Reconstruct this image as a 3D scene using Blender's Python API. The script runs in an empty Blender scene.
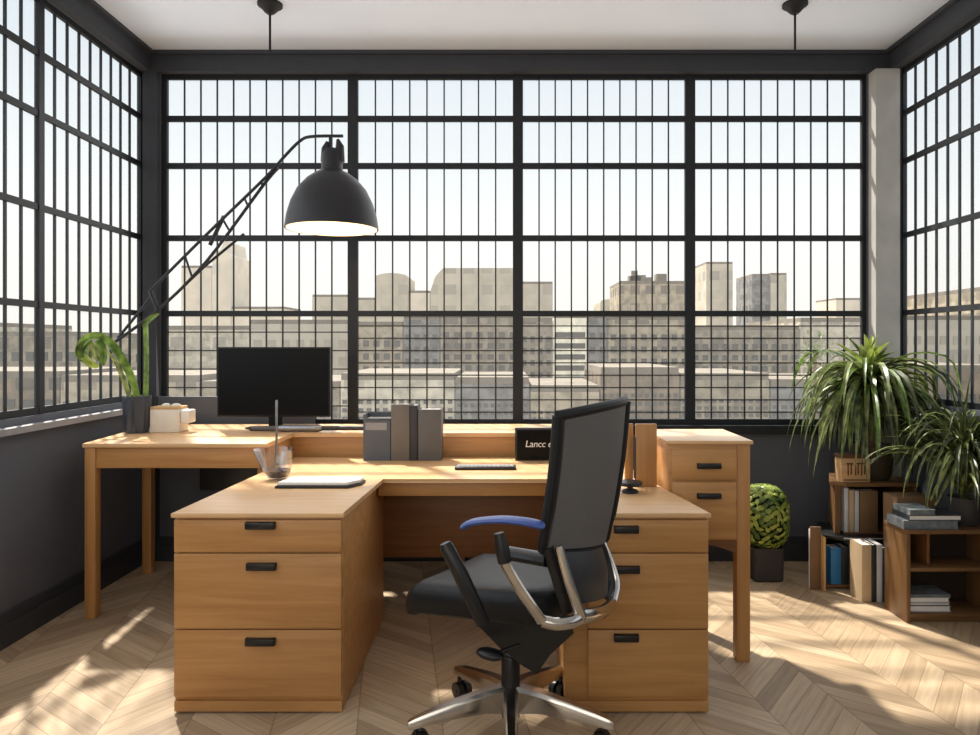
import bpy, bmesh, math, random
from mathutils import Vector, Matrix
random.seed(7)
S = bpy.context.scene
C = S.collection
PI = math.pi
F = 700.0; CX = 505.0; HY = 345.0; EYE = 1.36

def wx(px, d): return (px - CX) / F * d
def wz(py, d): return EYE - (py - HY) / F * d
def pt(px, py, d): return Vector((wx(px, d), d, wz(py, d)))

# ------------------------------------------------------------------ materials
def lin(c):
    c /= 255.0
    return c / 12.92 if c <= .04045 else ((c + .055) / 1.055) ** 2.4
def rgb(r, g, b): return (lin(r), lin(g), lin(b), 1.0)

def new_mat(name):
    m = bpy.data.materials.new(name); m.use_nodes = True
    nt = m.node_tree
    b = nt.nodes['Principled BSDF']
    return m, nt, b
def nd(nt, t, **kw):
    n = nt.nodes.new(t)
    for k, v in kw.items(): setattr(n, k, v)
    return n
def mth(nt, op, a, b=None, c=None):
    n = nt.nodes.new('ShaderNodeMath'); n.operation = op
    for i, v in enumerate((a, b, c)):
        if v is None: continue
        if isinstance(v, (int, float)): n.inputs[i].default_value = v
        else: nt.links.new(v, n.inputs[i])
    return n.outputs[0]
def ramp(nt, fac, stops):
    r = nt.nodes.new('ShaderNodeValToRGB')
    e = r.color_ramp.elements
    while len(e) < len(stops): e.new(0.5)
    for i, (p, col) in enumerate(stops):
        e[i].position = p; e[i].color = col
    nt.links.new(fac, r.inputs[0]); return r.outputs[0]

def plain(name, col, rough=.5, metal=0, vary=.12, scale=14, bump=0, spec=.5, stretch=(1, 1, 1)):
    m, nt, b = new_mat(name)
    tc = nd(nt, 'ShaderNodeTexCoord'); mp = nd(nt, 'ShaderNodeMapping')
    mp.inputs['Scale'].default_value = stretch
    nt.links.new(tc.outputs['Object'], mp.inputs['Vector'])
    nz = nd(nt, 'ShaderNodeTexNoise'); nz.inputs['Scale'].default_value = scale; nz.inputs['Detail'].default_value = 4
    nt.links.new(mp.outputs[0], nz.inputs['Vector'])
    lo = tuple(c * (1 - vary) for c in col[:3]) + (1,); hi = tuple(min(1, c * (1 + vary)) for c in col[:3]) + (1,)
    nt.links.new(ramp(nt, nz.outputs['Fac'], [(.3, lo), (.7, hi)]), b.inputs['Base Color'])
    b.inputs['Roughness'].default_value = rough; b.inputs['Metallic'].default_value = metal
    b.inputs['Specular IOR Level'].default_value = spec
    if bump:
        bp = nd(nt, 'ShaderNodeBump'); bp.inputs['Strength'].default_value = bump; bp.inputs['Distance'].default_value = .01
        nt.links.new(nz.outputs['Fac'], bp.inputs['Height']); nt.links.new(bp.outputs[0], b.inputs['Normal'])
    return m

def wood(name, dark, light, axis='X', rough=.42, scale=1.0):
    m, nt, b = new_mat(name)
    tc = nd(nt, 'ShaderNodeTexCoord'); mp = nd(nt, 'ShaderNodeMapping')
    st = {'X': (.9, 16, 16), 'Y': (16, .9, 16), 'Z': (16, 16, .9)}[axis]
    mp.inputs['Scale'].default_value = tuple(s * scale for s in st)
    nt.links.new(tc.outputs['Object'], mp.inputs['Vector'])
    nz = nd(nt, 'ShaderNodeTexNoise'); nz.inputs['Scale'].default_value = 1.6; nz.inputs['Detail'].default_value = 7; nz.inputs['Roughness'].default_value = .62
    nz.inputs['Distortion'].default_value = .7
    nt.links.new(mp.outputs[0], nz.inputs['Vector'])
    nt.links.new(ramp(nt, nz.outputs['Fac'], [(.25, dark), (.75, light)]), b.inputs['Base Color'])
    b.inputs['Roughness'].default_value = rough
    bp = nd(nt, 'ShaderNodeBump'); bp.inputs['Strength'].default_value = .04; bp.inputs['Distance'].default_value = .01
    nt.links.new(nz.outputs['Fac'], bp.inputs['Height']); nt.links.new(bp.outputs[0], b.inputs['Normal'])
    return m

def chevron_floor():
    m, nt, b = new_mat('chevron_oak')
    tc = nd(nt, 'ShaderNodeTexCoord'); mp = nd(nt, 'ShaderNodeMapping')
    mp.inputs['Rotation'].default_value = (0, 0, math.radians(-9)); mp.inputs['Location'].default_value = (.13, .05, 0)
    nt.links.new(tc.outputs['Object'], mp.inputs['Vector'])
    sp = nd(nt, 'ShaderNodeSeparateXYZ'); nt.links.new(mp.outputs[0], sp.inputs[0])
    x, y = sp.outputs[0], sp.outputs[1]
    W, PW = .30, .098
    pp = mth(nt, 'PINGPONG', x, W)
    t = mth(nt, 'DIVIDE', mth(nt, 'ADD', y, mth(nt, 'MULTIPLY', pp, .95)), PW)
    row = mth(nt, 'FLOOR', t); colm = mth(nt, 'FLOOR', mth(nt, 'DIVIDE', x, W))
    cb = nd(nt, 'ShaderNodeCombineXYZ'); nt.links.new(row, cb.inputs[0]); nt.links.new(colm, cb.inputs[1])
    wn = nd(nt, 'ShaderNodeTexWhiteNoise', noise_dimensions='2D'); nt.links.new(cb.outputs[0], wn.inputs['Vector'])
    base = ramp(nt, wn.outputs['Value'], [(0, rgb(166, 144, 117)), (.5, rgb(186, 162, 132)), (1, rgb(203, 180, 150))])
    # grain follows the plank direction
    gv = nd(nt, 'ShaderNodeCombineXYZ')
    nt.links.new(mth(nt, 'MULTIPLY', t, 2.4), gv.inputs[0]); nt.links.new(mth(nt, 'MULTIPLY', x, 3.0), gv.inputs[1]); nt.links.new(wn.outputs['Value'], gv.inputs[2])
    gn = nd(nt, 'ShaderNodeTexNoise'); gn.inputs['Scale'].default_value = 2.0; gn.inputs['Detail'].default_value = 6
    nt.links.new(gv.outputs[0], gn.inputs['Vector'])
    g = ramp(nt, gn.outputs['Fac'], [(.3, (.80, .78, .76, 1)), (.7, (1.08, 1.08, 1.08, 1))])
    fr = mth(nt, 'FRACT', t)
    seam = mth(nt, 'MINIMUM', fr, mth(nt, 'SUBTRACT', 1.0, fr))
    cseam = mth(nt, 'DIVIDE', mth(nt, 'MINIMUM', pp, mth(nt, 'SUBTRACT', W, pp)), PW)
    sm = mth(nt, 'MINIMUM', seam, cseam)
    sc = ramp(nt, sm, [(0, (.5, .46, .42, 1)), (.035, (1, 1, 1, 1))])
    m1 = nd(nt, 'ShaderNodeMixRGB', blend_type='MULTIPLY'); m1.inputs[0].default_value = 1
    nt.links.new(base, m1.inputs[1]); nt.links.new(g, m1.inputs[2])
    m2 = nd(nt, 'ShaderNodeMixRGB', blend_type='MULTIPLY'); m2.inputs[0].default_value = 1
    nt.links.new(m1.outputs[0], m2.inputs[1]); nt.links.new(sc, m2.inputs[2])
    nt.links.new(m2.outputs[0], b.inputs['Base Color'])
    b.inputs['Roughness'].default_value = .45; b.inputs['Specular IOR Level'].default_value = .35
    return m

def glass_pane():
    m = bpy.data.materials.new('window_glass'); m.use_nodes = True
    nt = m.node_tree; nt.nodes.clear()
    out = nd(nt, 'ShaderNodeOutputMaterial')
    tr = nd(nt, 'ShaderNodeBsdfTransparent'); tr.inputs[0].default_value = (.97, .985, .98, 1)
    gl = nd(nt, 'ShaderNodeBsdfGlossy'); gl.inputs['Roughness'].default_value = .04; gl.inputs[0].default_value = (.9, .95, 1, 1)
    gl.inputs['Roughness'].default_value = .25
    mx = nd(nt, 'ShaderNodeMixShader'); mx.inputs[0].default_value = .015
    nt.links.new(tr.outputs[0], mx.inputs[1]); nt.links.new(gl.outputs[0], mx.inputs[2])
    # a faint dusty film scatters daylight
    tl = nd(nt, 'ShaderNodeBsdfTranslucent'); tl.inputs[0].default_value = (.95, .95, .93, 1)
    m2 = nd(nt, 'ShaderNodeMixShader'); m2.inputs[0].default_value = .06
    nt.links.new(mx.outputs[0], m2.inputs[1]); nt.links.new(tl.outputs[0], m2.inputs[2]); nt.links.new(m2.outputs[0], out.inputs[0])
    return m
def clear_glass(name, tint=(1, 1, 1, 1), gloss=.12):
    m = bpy.data.materials.new(name); m.use_nodes = True
    nt = m.node_tree; nt.nodes.clear()
    out = nd(nt, 'ShaderNodeOutputMaterial')
    tr = nd(nt, 'ShaderNodeBsdfTransparent'); tr.inputs[0].default_value = tint
    gl = nd(nt, 'ShaderNodeBsdfGlossy'); gl.inputs['Roughness'].default_value = .05
    lw = nd(nt, 'ShaderNodeLayerWeight'); lw.inputs[0].default_value = .35
    fac = mth(nt, 'ADD', mth(nt, 'MULTIPLY', lw.outputs['Facing'], .35), gloss * .4)
    mx = nd(nt, 'ShaderNodeMixShader'); nt.links.new(fac, mx.inputs[0])
    nt.links.new(tr.outputs[0], mx.inputs[1]); nt.links.new(gl.outputs[0], mx.inputs[2]); nt.links.new(mx.outputs[0], out.inputs[0])
    return m
def emissive(name, col, s):
    m, nt, b = new_mat(name)
    b.inputs['Base Color'].default_value = col; b.inputs['Emission Color'].default_value = col; b.inputs['Emission Strength'].default_value = s
    return m

def leaf_mat(name, dark, light, trans=.25):
    m, nt, b = new_mat(name)
    tc = nd(nt, 'ShaderNodeTexCoord'); nz = nd(nt, 'ShaderNodeTexNoise'); nz.inputs['Scale'].default_value = 22; nz.inputs['Detail'].default_value = 2
    nt.links.new(tc.outputs['Object'], nz.inputs['Vector'])
    col = ramp(nt, nz.outputs['Fac'], [(.32, dark), (.68, light)])
    nt.links.new(col, b.inputs['Base Color']); b.inputs['Roughness'].default_value = .38
    tl = nd(nt, 'ShaderNodeBsdfTranslucent'); nt.links.new(col, tl.inputs[0])
    mx = nd(nt, 'ShaderNodeMixShader'); mx.inputs[0].default_value = trans
    out = nt.nodes['Material Output']
    nt.links.new(b.outputs[0], mx.inputs[1]); nt.links.new(tl.outputs[0], mx.inputs[2]); nt.links.new(mx.outputs[0], out.inputs[0])
    return m

def facade(name, wall, dark, fh=1.6, fw=1.5, haze=.2, lo=.55, ns=1.1):
    """wall colour with rows of darker window bays"""
    m, nt, b = new_mat(name)
    tc = nd(nt, 'ShaderNodeTexCoord'); sp = nd(nt, 'ShaderNodeSeparateXYZ'); nt.links.new(tc.outputs['Object'], sp.inputs[0])
    u = mth(nt, 'ADD', sp.outputs[0], sp.outputs[1])
    fu = mth(nt, 'FRACT', mth(nt, 'DIVIDE', u, fw)); fv = mth(nt, 'FRACT', mth(nt, 'DIVIDE', sp.outputs[2], fh))
    a = mth(nt, 'MULTIPLY', mth(nt, 'GREATER_THAN', fu, .38), mth(nt, 'GREATER_THAN', fv, .52))
    cu = mth(nt, 'FLOOR', mth(nt, 'DIVIDE', u, fw)); cv = mth(nt, 'FLOOR', mth(nt, 'DIVIDE', sp.outputs[2], fh))
    cb = nd(nt, 'ShaderNodeCombineXYZ'); nt.links.new(cu, cb.inputs[0]); nt.links.new(cv, cb.inputs[1])
    wn = nd(nt, 'ShaderNodeTexWhiteNoise', noise_dimensions='2D'); nt.links.new(cb.outputs[0], wn.inputs['Vector'])
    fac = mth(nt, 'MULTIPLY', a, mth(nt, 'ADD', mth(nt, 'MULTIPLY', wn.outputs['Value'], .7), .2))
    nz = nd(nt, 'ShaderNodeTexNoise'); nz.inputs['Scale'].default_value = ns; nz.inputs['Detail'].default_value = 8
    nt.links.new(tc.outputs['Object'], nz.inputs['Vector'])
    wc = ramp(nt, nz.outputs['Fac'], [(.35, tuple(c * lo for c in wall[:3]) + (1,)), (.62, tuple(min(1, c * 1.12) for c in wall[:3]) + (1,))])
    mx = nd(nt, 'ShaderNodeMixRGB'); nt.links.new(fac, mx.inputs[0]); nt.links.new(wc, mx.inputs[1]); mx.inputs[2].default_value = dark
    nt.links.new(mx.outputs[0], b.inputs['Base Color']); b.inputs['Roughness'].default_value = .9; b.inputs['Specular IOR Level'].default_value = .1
    b.inputs['Emission Color'].default_value = (1, .94, .86, 1); b.inputs['Emission Strength'].default_value = haze  # constant glow imitates the haze lying before distant buildings
    return m

M = {}
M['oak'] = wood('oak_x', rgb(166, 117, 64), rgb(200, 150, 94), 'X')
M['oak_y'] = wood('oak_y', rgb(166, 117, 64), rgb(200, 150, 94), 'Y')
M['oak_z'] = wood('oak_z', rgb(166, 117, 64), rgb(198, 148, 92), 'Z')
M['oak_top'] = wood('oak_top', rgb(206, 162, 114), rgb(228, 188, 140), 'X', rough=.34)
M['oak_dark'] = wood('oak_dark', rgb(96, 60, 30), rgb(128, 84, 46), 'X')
M['brown_wood'] = wood('brown_shelf_wood', rgb(96, 68, 40), rgb(130, 96, 60), 'X')
M['brown_wood_z'] = wood('brown_shelf_wood_z', rgb(96, 68, 40), rgb(130, 96, 60), 'Z')
M['floor'] = chevron_floor()
M['wall'] = plain('charcoal_plaster', rgb(90, 93, 101), .75, vary=.06, scale=5, bump=.03, spec=.25)
M['wall_dark'] = plain('charcoal_trim', rgb(56, 58, 63), .6, vary=.06, spec=.3)
M['frame'] = plain('black_steel', rgb(29, 32, 37), .5, metal=0, vary=.1, spec=.35)
M['bar'] = plain('black_steel_bar', rgb(38, 42, 48), .5, vary=.1, spec=.35)
M['concrete'] = plain('pale_concrete', rgb(176, 174, 170), .85, vary=.1, scale=6, bump=.05)
M['ceiling'] = plain('ceiling_white', rgb(206, 211, 220), .9, vary=.02, scale=3)
M['rear'] = plain('rear_plaster', rgb(190, 186, 180), .9, vary=.03, scale=3)
M['sill'] = plain('grey_sill', rgb(140, 140, 144), .5, vary=.06)
M['glass'] = glass_pane()
M['black'] = plain('black_plastic', rgb(18, 18, 19), .38, vary=.2)
M['black_matte'] = plain('black_matte', rgb(24, 24, 25), .6, vary=.1, spec=.3)
M['screen'] = plain('screen_black', rgb(13, 14, 16), .3, vary=.05, spec=.12)
M['leather'] = plain('black_leather', rgb(17, 18, 20), .45, vary=.12, scale=60, bump=.12, spec=.3)
M['mesh'] = plain('grey_mesh_fabric', rgb(100, 98, 97), .7, vary=.1, scale=220, bump=.2, spec=.3)
M['bolster'] = plain('grey_leather', rgb(44, 45, 49), .45, vary=.1, scale=60, bump=.1)
M['chrome'] = plain('polished_metal', rgb(206, 202, 196), .2, metal=1, vary=.05)
M['blue'] = plain('blue_pad', rgb(64, 88, 158), .4, vary=.06)
M['lamp'] = plain('lamp_black', rgb(36, 36, 40), .48, vary=.08, spec=.4)
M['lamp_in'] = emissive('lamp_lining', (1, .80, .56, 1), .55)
M['bulb'] = emissive('bulb_glow', (1, .86, .66, 1), 6)
M['white'] = plain('white_plastic', rgb(226, 220, 210), .5, vary=.04)
M['cream'] = plain('cream_box', rgb(224, 214, 198), .6, vary=.05)
M['tan'] = plain('tan_card', rgb(196, 156, 104), .7, vary=.1)
M['paper'] = plain('paper', rgb(232, 230, 226), .7, vary=.03)
M['vase'] = plain('blue_grey_glaze', rgb(58, 64, 74), .3, vary=.2, scale=6)
M['grey1'] = plain('slate_grey_card', rgb(80, 86, 95), .6, vary=.06)
M['grey2'] = plain('warm_grey_card', rgb(106, 100, 93), .6, vary=.06)
M['grey3'] = plain('mid_grey_card', rgb(92, 90, 89), .6, vary=.06)
M['grey_d'] = plain('dark_grey_card', rgb(50, 50, 54), .6, vary=.06)
M['steel'] = plain('brushed_steel', rgb(150, 150, 152), .32, metal=1, vary=.12, scale=40)
M['pot'] = plain('dark_pot', rgb(52, 50, 50), .7, vary=.1, scale=20)
M['pot_brown'] = plain('dark_brown_pot', rgb(62, 54, 40), .6, vary=.2, scale=10)
M['soil'] = plain('soil', rgb(52, 38, 28), .95, vary=.4, scale=60, bump=.6)
M['leaf'] = leaf_mat('leaf_green', rgb(66, 80, 36), rgb(150, 160, 98))
M['leaf_d'] = leaf_mat('leaf_dark', rgb(36, 46, 22), rgb(92, 102, 56))
M['leaf_b'] = leaf_mat('leaf_bright', rgb(58, 82, 34), rgb(120, 146, 66))
M['leaf_yb'] = leaf_mat('leaf_yellow', rgb(120, 140, 44), rgb(190, 204, 104))
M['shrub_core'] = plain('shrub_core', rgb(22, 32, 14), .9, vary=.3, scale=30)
M['card'] = plain('brown_card', rgb(122, 94, 64), .75, vary=.08)
M['book_blue'] = plain('book_blue', rgb(44, 118, 176), .5, vary=.1)
M['book_navy'] = plain('book_navy', rgb(34, 66, 100), .5, vary=.1)
M['book_dark'] = plain('book_dark', rgb(44, 48, 50), .55, vary=.1)
M['book_teal'] = plain('book_teal', rgb(52, 120, 150), .5, vary=.1)
M['book_beige'] = plain('book_beige', rgb(196, 172, 138), .6, vary=.06)
M['book_white'] = plain('book_white', rgb(206, 208, 212), .55, vary=.05)
M['book_grey'] = plain('book_grey', rgb(110, 118, 122), .6, vary=.3, scale=40)
M['ink'] = plain('dark_liquid', rgb(24, 30, 52), .15, vary=.1)
M['cup'] = clear_glass('cup_glass', (.93, .95, .97, 1))
M['carve'] = plain('carved_dark', rgb(92, 62, 36), .8, vary=.2)
M['pale_wood'] = wood('pale_carved_wood', rgb(180, 140, 96), rgb(214, 178, 132), 'X')
M['shelf_dark'] = plain('shelf_shadow_brown', rgb(44, 32, 24), .8, vary=.1)  # brown darkened so the colour carries the shade inside the shelves
M['ledge_white'] = plain('highlight_grey', rgb(170, 170, 172), .5, vary=.05)

# ------------------------------------------------------------------ mesh helpers
class MB:
    def __init__(s): s.bm = bmesh.new(); s.mats = []; s.cur = 0
    def use(s, m):
        if m not in s.mats: s.mats.append(m)
        s.cur = s.mats.index(m); return s
    def _fin(s, faces):
        for f in faces: f.material_index = s.cur
    def quad(s, pts):
        f = s.bm.faces.new([s.bm.verts.new(p) for p in pts]); s._fin([f]); return f
    def box(s, x0, x1, y0, y1, z0, z1, bev=0, seg=2):
        x0, x1 = sorted((x0, x1)); y0, y1 = sorted((y0, y1)); z0, z1 = sorted((z0, z1))
        g = bmesh.ops.create_cube(s.bm, size=1)
        vs = g['verts']
        for v in vs: v.co = Vector(((x0 + x1) / 2 + v.co.x * (x1 - x0), (y0 + y1) / 2 + v.co.y * (y1 - y0), (z0 + z1) / 2 + v.co.z * (z1 - z0)))
        fs = set(f for v in vs for f in v.link_faces); s._fin(fs)
        if bev:
            es = list(set(e for v in vs for e in v.link_edges))
            r = bmesh.ops.bevel(s.bm, geom=es, offset=min(bev, .45 * min(x1 - x0, y1 - y0, z1 - z0)), segments=seg, profile=.5, affect='EDGES')
            s._fin(r['faces'])
        return s
    def prism(s, poly, z0, z1, bev=0):
        n = len(poly)
        lo = [s.bm.verts.new((x, y, z0)) for x, y in poly]; hi = [s.bm.verts.new((x, y, z1)) for x, y in poly]
        fs = [s.bm.faces.new(lo[::-1]), s.bm.faces.new(hi)]
        for i in range(n): fs.append(s.bm.faces.new((lo[i], lo[(i + 1) % n], hi[(i + 1) % n], hi[i])))
        s._fin(fs)
        if bev:
            es = list(set(e for f in fs[:2] for e in f.edges))
            r = bmesh.ops.bevel(s.bm, geom=es, offset=bev, segments=2, profile=.5, affect='EDGES'); s._fin(r['faces'])
        return s
    def loft(s, rings, cap=True, closed=True):
        rv = [[s.bm.verts.new(p) for p in r] for r in rings]
        fs = []
        n = len(rv[0])
        for a, b in zip(rv, rv[1:]):
            for i in range(n if closed else n - 1):
                fs.append(s.bm.faces.new((a[i], a[(i + 1) % n], b[(i + 1) % n], b[i])))
        if cap and closed:
            fs.append(s.bm.faces.new(rv[0][::-1])); fs.append(s.bm.faces.new(rv[-1]))
        s._fin(fs); return s
    def lathe(s, prof, c=(0, 0, 0), n=32, cap=True):
        rings = [[Vector((c[0] + r * math.cos(2 * PI * i / n), c[1] + r * math.sin(2 * PI * i / n), c[2] + z)) for i in range(n)] for r, z in prof]
        return s.loft(rings, cap)
    def tube(s, path, r, n=8, cap=True, flat=1.0, up=Vector((0, 0, 1))):
        path = [Vector(p) for p in path]
        rr = r if isinstance(r, (list, tuple)) else [r] * len(path)
        rings = []; prev = None
        for i, p in enumerate(path):
            t = (path[min(i + 1, len(path) - 1)] - path[max(i - 1, 0)]).normalized()
            if prev is None:
                a = up if abs(t.dot(up)) < .95 else Vector((1, 0, 0))
                nx = t.cross(a).normalized()
            else:
                nx = (prev - t * prev.dot(t))
                nx = nx.normalized() if nx.length > 1e-6 else t.orthogonal().normalized()
            prev = nx; ny = t.cross(nx)
            rings.append([p + nx * (rr[i] * math.cos(2 * PI * k / n)) + ny * (rr[i] * flat * math.sin(2 * PI * k / n)) for k in range(n)])
        return s.loft(rings, cap)
    def disc(s, c, axis, r, h, n=20):
        a = Vector(axis).normalized(); c = Vector(c)
        return s.tube([c - a * h / 2, c + a * h / 2], r, n)
    def ellipsoid(s, c, r, seg=20, rings=12, fn=None):
        g = bmesh.ops.create_uvsphere(s.bm, u_segments=seg, v_segments=rings, radius=1)
        for v in g['verts']:
            k = fn(v.co) if fn else 1
            v.co = Vector((c[0] + v.co.x * r[0] * k, c[1] + v.co.y * r[1] * k, c[2] + v.co.z * r[2] * k))
        s._fin(set(f for v in g['verts'] for f in v.link_faces)); return s
    def build(s, name, mat=None, parent=None, smooth=True, recalc=True, xf=None, loc=None):
        bm = s.bm
        if recalc: bmesh.ops.recalc_face_normals(bm, faces=bm.faces[:])
        if xf: bmesh.ops.transform(bm, matrix=xf, verts=bm.verts[:])
        me = bpy.data.meshes.new(name); bm.to_mesh(me); bm.free()
        for m in (s.mats or [mat]): me.materials.append(m)
        o = bpy.data.objects.new(name, me); C.objects.link(o)
        if smooth:
            for p in me.polygons: p.use_smooth = True
            me.set_sharp_from_angle(angle=math.radians(35))
        if parent: o.parent = parent
        if loc: o.location = loc
        return o

def tag(o, label, cat, group=None, kind=None):
    o['label'] = label; o['category'] = cat
    if group: o['group'] = group
    if kind: o['kind'] = kind
    return o
def thing(name, label, cat, loc=(0, 0, 0), rz=0, group=None):
    o = bpy.data.objects.new(name, None); C.objects.link(o); o.empty_display_size = .1
    o.location = loc; o.rotation_euler = (0, 0, rz)
    return tag(o, label, cat, group)
def struct(o): o['kind'] = 'structure'; return o
def bx(name, dims, mat, parent=None, bev=0, smooth=True): return MB().box(*dims, bev=bev).build(name, mat, parent, smooth)
def smoothpath(pts, n=8):
    """Catmull-Rom through the points"""
    P = [Vector(p) for p in pts]; out = []
    for i in range(len(P) - 1):
        a, b, c, d = P[max(i - 1, 0)], P[i], P[i + 1], P[min(i + 2, len(P) - 1)]
        for k in range(n):
            t = k / n
            out.append(.5 * ((2 * b) + (c - a) * t + (2 * a - 5 * b + 4 * c - d) * t * t + (3 * b - a - 3 * c + d) * t ** 3))
    out.append(P[-1]); return out

# ------------------------------------------------------------------ room shell
YB, XL, XR, YR, ZC = 4.43, -2.27, 2.45, -1.9, 3.198
Z0, ZT = .854, 3.08
RAILS = [1.56, 2.04, 2.50, 2.80]
struct(bx('floor', (XL - .3, XR + .3, YR - .2, YB + .3, -.12, 0), M['floor'], smooth=False))
struct(bx('ceiling', (XL - .05, XR + .05, YR - .05, YB + .05, ZC, ZC + .15), M['ceiling'], smooth=False))
def wall(name, parts, mat): 
    m = MB()
    for p in parts: m.box(*p)
    return struct(m.build(name, mat, smooth=False))
wall('wall_back', [(XL - .15, XR + .15, YB, YB + .15, 0, Z0), (XL - .05, XR + .05, YB, YB + .05, ZT, ZC), (XL - .05, -2.185, YB, YB + .05, Z0, ZT), (2.295, XR + .05, YB, YB + .05, Z0, ZT)], M['wall'])
ZS = 1.02
wall('wall_left', [(XL - .15, XL, YR, YB, 0, ZS), (XL - .05, XL, YR, YB, ZT, ZC), (XL - .05, XL, 4.415, YB, ZS, ZT)], M['wall'])
wall('wall_right', [(XR, XR + .15, YR, YB, 0, ZS), (XR, XR + .05, YR, YB, ZT, ZC), (XR, XR + .05, 4.355, YB, ZS, ZT)], M['wall'])
wall('wall_rear', [(XL - .15, XR + .15, YR - .15, YR, 0, ZC)], M['rear'])
# dark ceiling beams over the windows
wall('trim_1', [(XL, XR, YB - .05, YB, 3.075, ZC), (XL, XR, YB - .075, YB - .05, ZC - .022, ZC)], M['wall_dark'])
wall('trim_2', [(XL, XL + .05, YR, YB - .05, 3.075, ZC), (XL + .05, XL + .08, YR, YB - .075, ZC - .022, ZC)], M['wall_dark'])
wall('trim_3', [(XR - .05, XR, YR, YB - .05, 3.075, ZC), (XR - .08, XR - .05, YR, YB - .075, ZC - .022, ZC)], M['wall_dark'])
# baseboards (two steps)
def base(name, boxes): return wall(name, boxes, M['wall_dark'])
base('baseboard_left', [(XL, XL + .03, YR, YB, 0, .10), (XL, XL + .018, YR, YB, .10, .15)])
base('baseboard_back', [(XL + .03, XR - .03, YB - .03, YB, 0, .10), (XL + .03, XR - .03, YB - .018, YB, .10, .15)])
base('baseboard_right', [(XR - .03, XR, YR, YB, 0, .10), (XR - .018, XR, YR, YB, .10, .15)])
# corner columns
wall('trim_4', [(XL + .001, -2.185, 4.385, YB - .001, .15, 3.075)], M['wall_dark'])
wall('trim_5', [(2.30, XR - .001, 4.34, YB - .001, .15, 3.075)], M['concrete'])
# ledges under the side windows, raised panel in the first back bay
wall('trim_6', [(XL - .06, XL + .055, YR, 4.38, .955, .985)], M['sill'])
wall('trim_7', [(XR - .045, XR + .06, YR, 4.32, .965, .992)], M['wall_dark'])
wall('trim_8', [(-2.18, -1.20, YB - .035, YB - .004, Z0 - .02, 1.035)], M['wall'])
wall('trim_9', [(-1.20, 2.30, YB - .045, YB + .06, .80, Z0)], M['frame'])

wn = [0]
def window(mp, s0, s1, zb, ncell, lowrows, edge=.032, ft=(-.004, .024), bw=.0042, rh=.018):
    wn[0] += 1
    w = bpy.data.objects.new('window_%d' % wn[0], None); C.objects.link(w); struct(w)
    def put(m, a0, a1, b0, b1, t0, t1):
        p = mp(a0, b0, t0); q = mp(a1, b1, t1)
        m.box(p[0], q[0], p[1], q[1], p[2], q[2])
    m = MB()
    f0, f1 = ft
    put(m, s0, s0 + edge, zb, ZT, f0, f1); put(m, s1 - edge, s1, zb, ZT, f0, f1)
    put(m, s0, s1, zb, zb + .035, f0 + .002, f1 - .002); put(m, s0, s1, ZT - .03, ZT + .005, f0 + .002, f1 - .002)
    for z in RAILS:
        put(m, s0, s1, z - rh, z + rh, f0 + .004, f1 - .004)
    m.build('window_frame', M['frame'], w, smooth=False)
    m = MB(); step = (s1 - s0 - 2 * edge) / ncell
    for k in range(1, ncell):
        a = s0 + edge + k * step
        put(m, a - bw, a + bw, zb + .02, ZT - .02, .0105, .0195)
    if lowrows:
        h = (RAILS[0] - zb) / lowrows
        for k in range(1, lowrows):
            z = zb + k * h
            put(m, s0, s1, z - .0034, z + .0034, .012, .018)
    m.build('muntin', M['bar'], w, smooth=False)
    m = MB(); m.quad([mp(s0 + .01, zb + .01, .015), mp(s1 - .01, zb + .01, .015), mp(s1 - .01, ZT - .01, .015), mp(s0 + .01, ZT - .01, .015)]); m.build('pane', M['glass'], w, smooth=False)
back = lambda s, z, t: (s, YB + .02 + t, z)
left = lambda s, z, t: (XL - .02 - t, s, z)
right = lambda s, z, t: (XR + .02 + t, s, z)
BX = [-2.18, -.968, .082, 1.177, 2.30]
for i, (nc, lr) in enumerate(((11, 6), (9, 9), (10, 9), (10, 9))): window(back, BX[i], BX[i + 1], Z0, nc, lr)
LY = [4.42, 3.46, 2.35, 1.28, .21, -.86, YR]
for i in range(6): window(left, LY[i + 1], LY[i], ZS, 9 if i == 0 else 10, 0, edge=.02, ft=(-.002, .024), bw=.0075, rh=.016)
RY = [4.36, 3.29, 2.22, 1.15, .08, -.99, YR]
for i in range(6): window(right, RY[i + 1], RY[i], ZS, 10, 0, edge=.02, ft=(-.002, .024), bw=.0075, rh=.016)

# ------------------------------------------------------------------ handles and drawers
def pull(parent, cx, y, cz, w=.105, h=.026):
    """black recessed-lip pull on a face looking toward -y"""
    m = MB()
    m.box(cx - w / 2, cx + w / 2, y - .022, y - .012, cz - h / 2, cz + h / 2, bev=.004)
    m.box(cx - w / 2, cx + w / 2, y - .016, y + .001, cz + h / 2 - .008, cz + h / 2, bev=.002)
    m.box(cx - w / 2, cx - w / 2 + .008, y - .016, y + .001, cz - h / 2, cz + h / 2)
    m.box(cx + w / 2 - .008, cx + w / 2, y - .016, y + .001, cz - h / 2, cz + h / 2)
    return m.build('handle', M['black'], parent)

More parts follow.
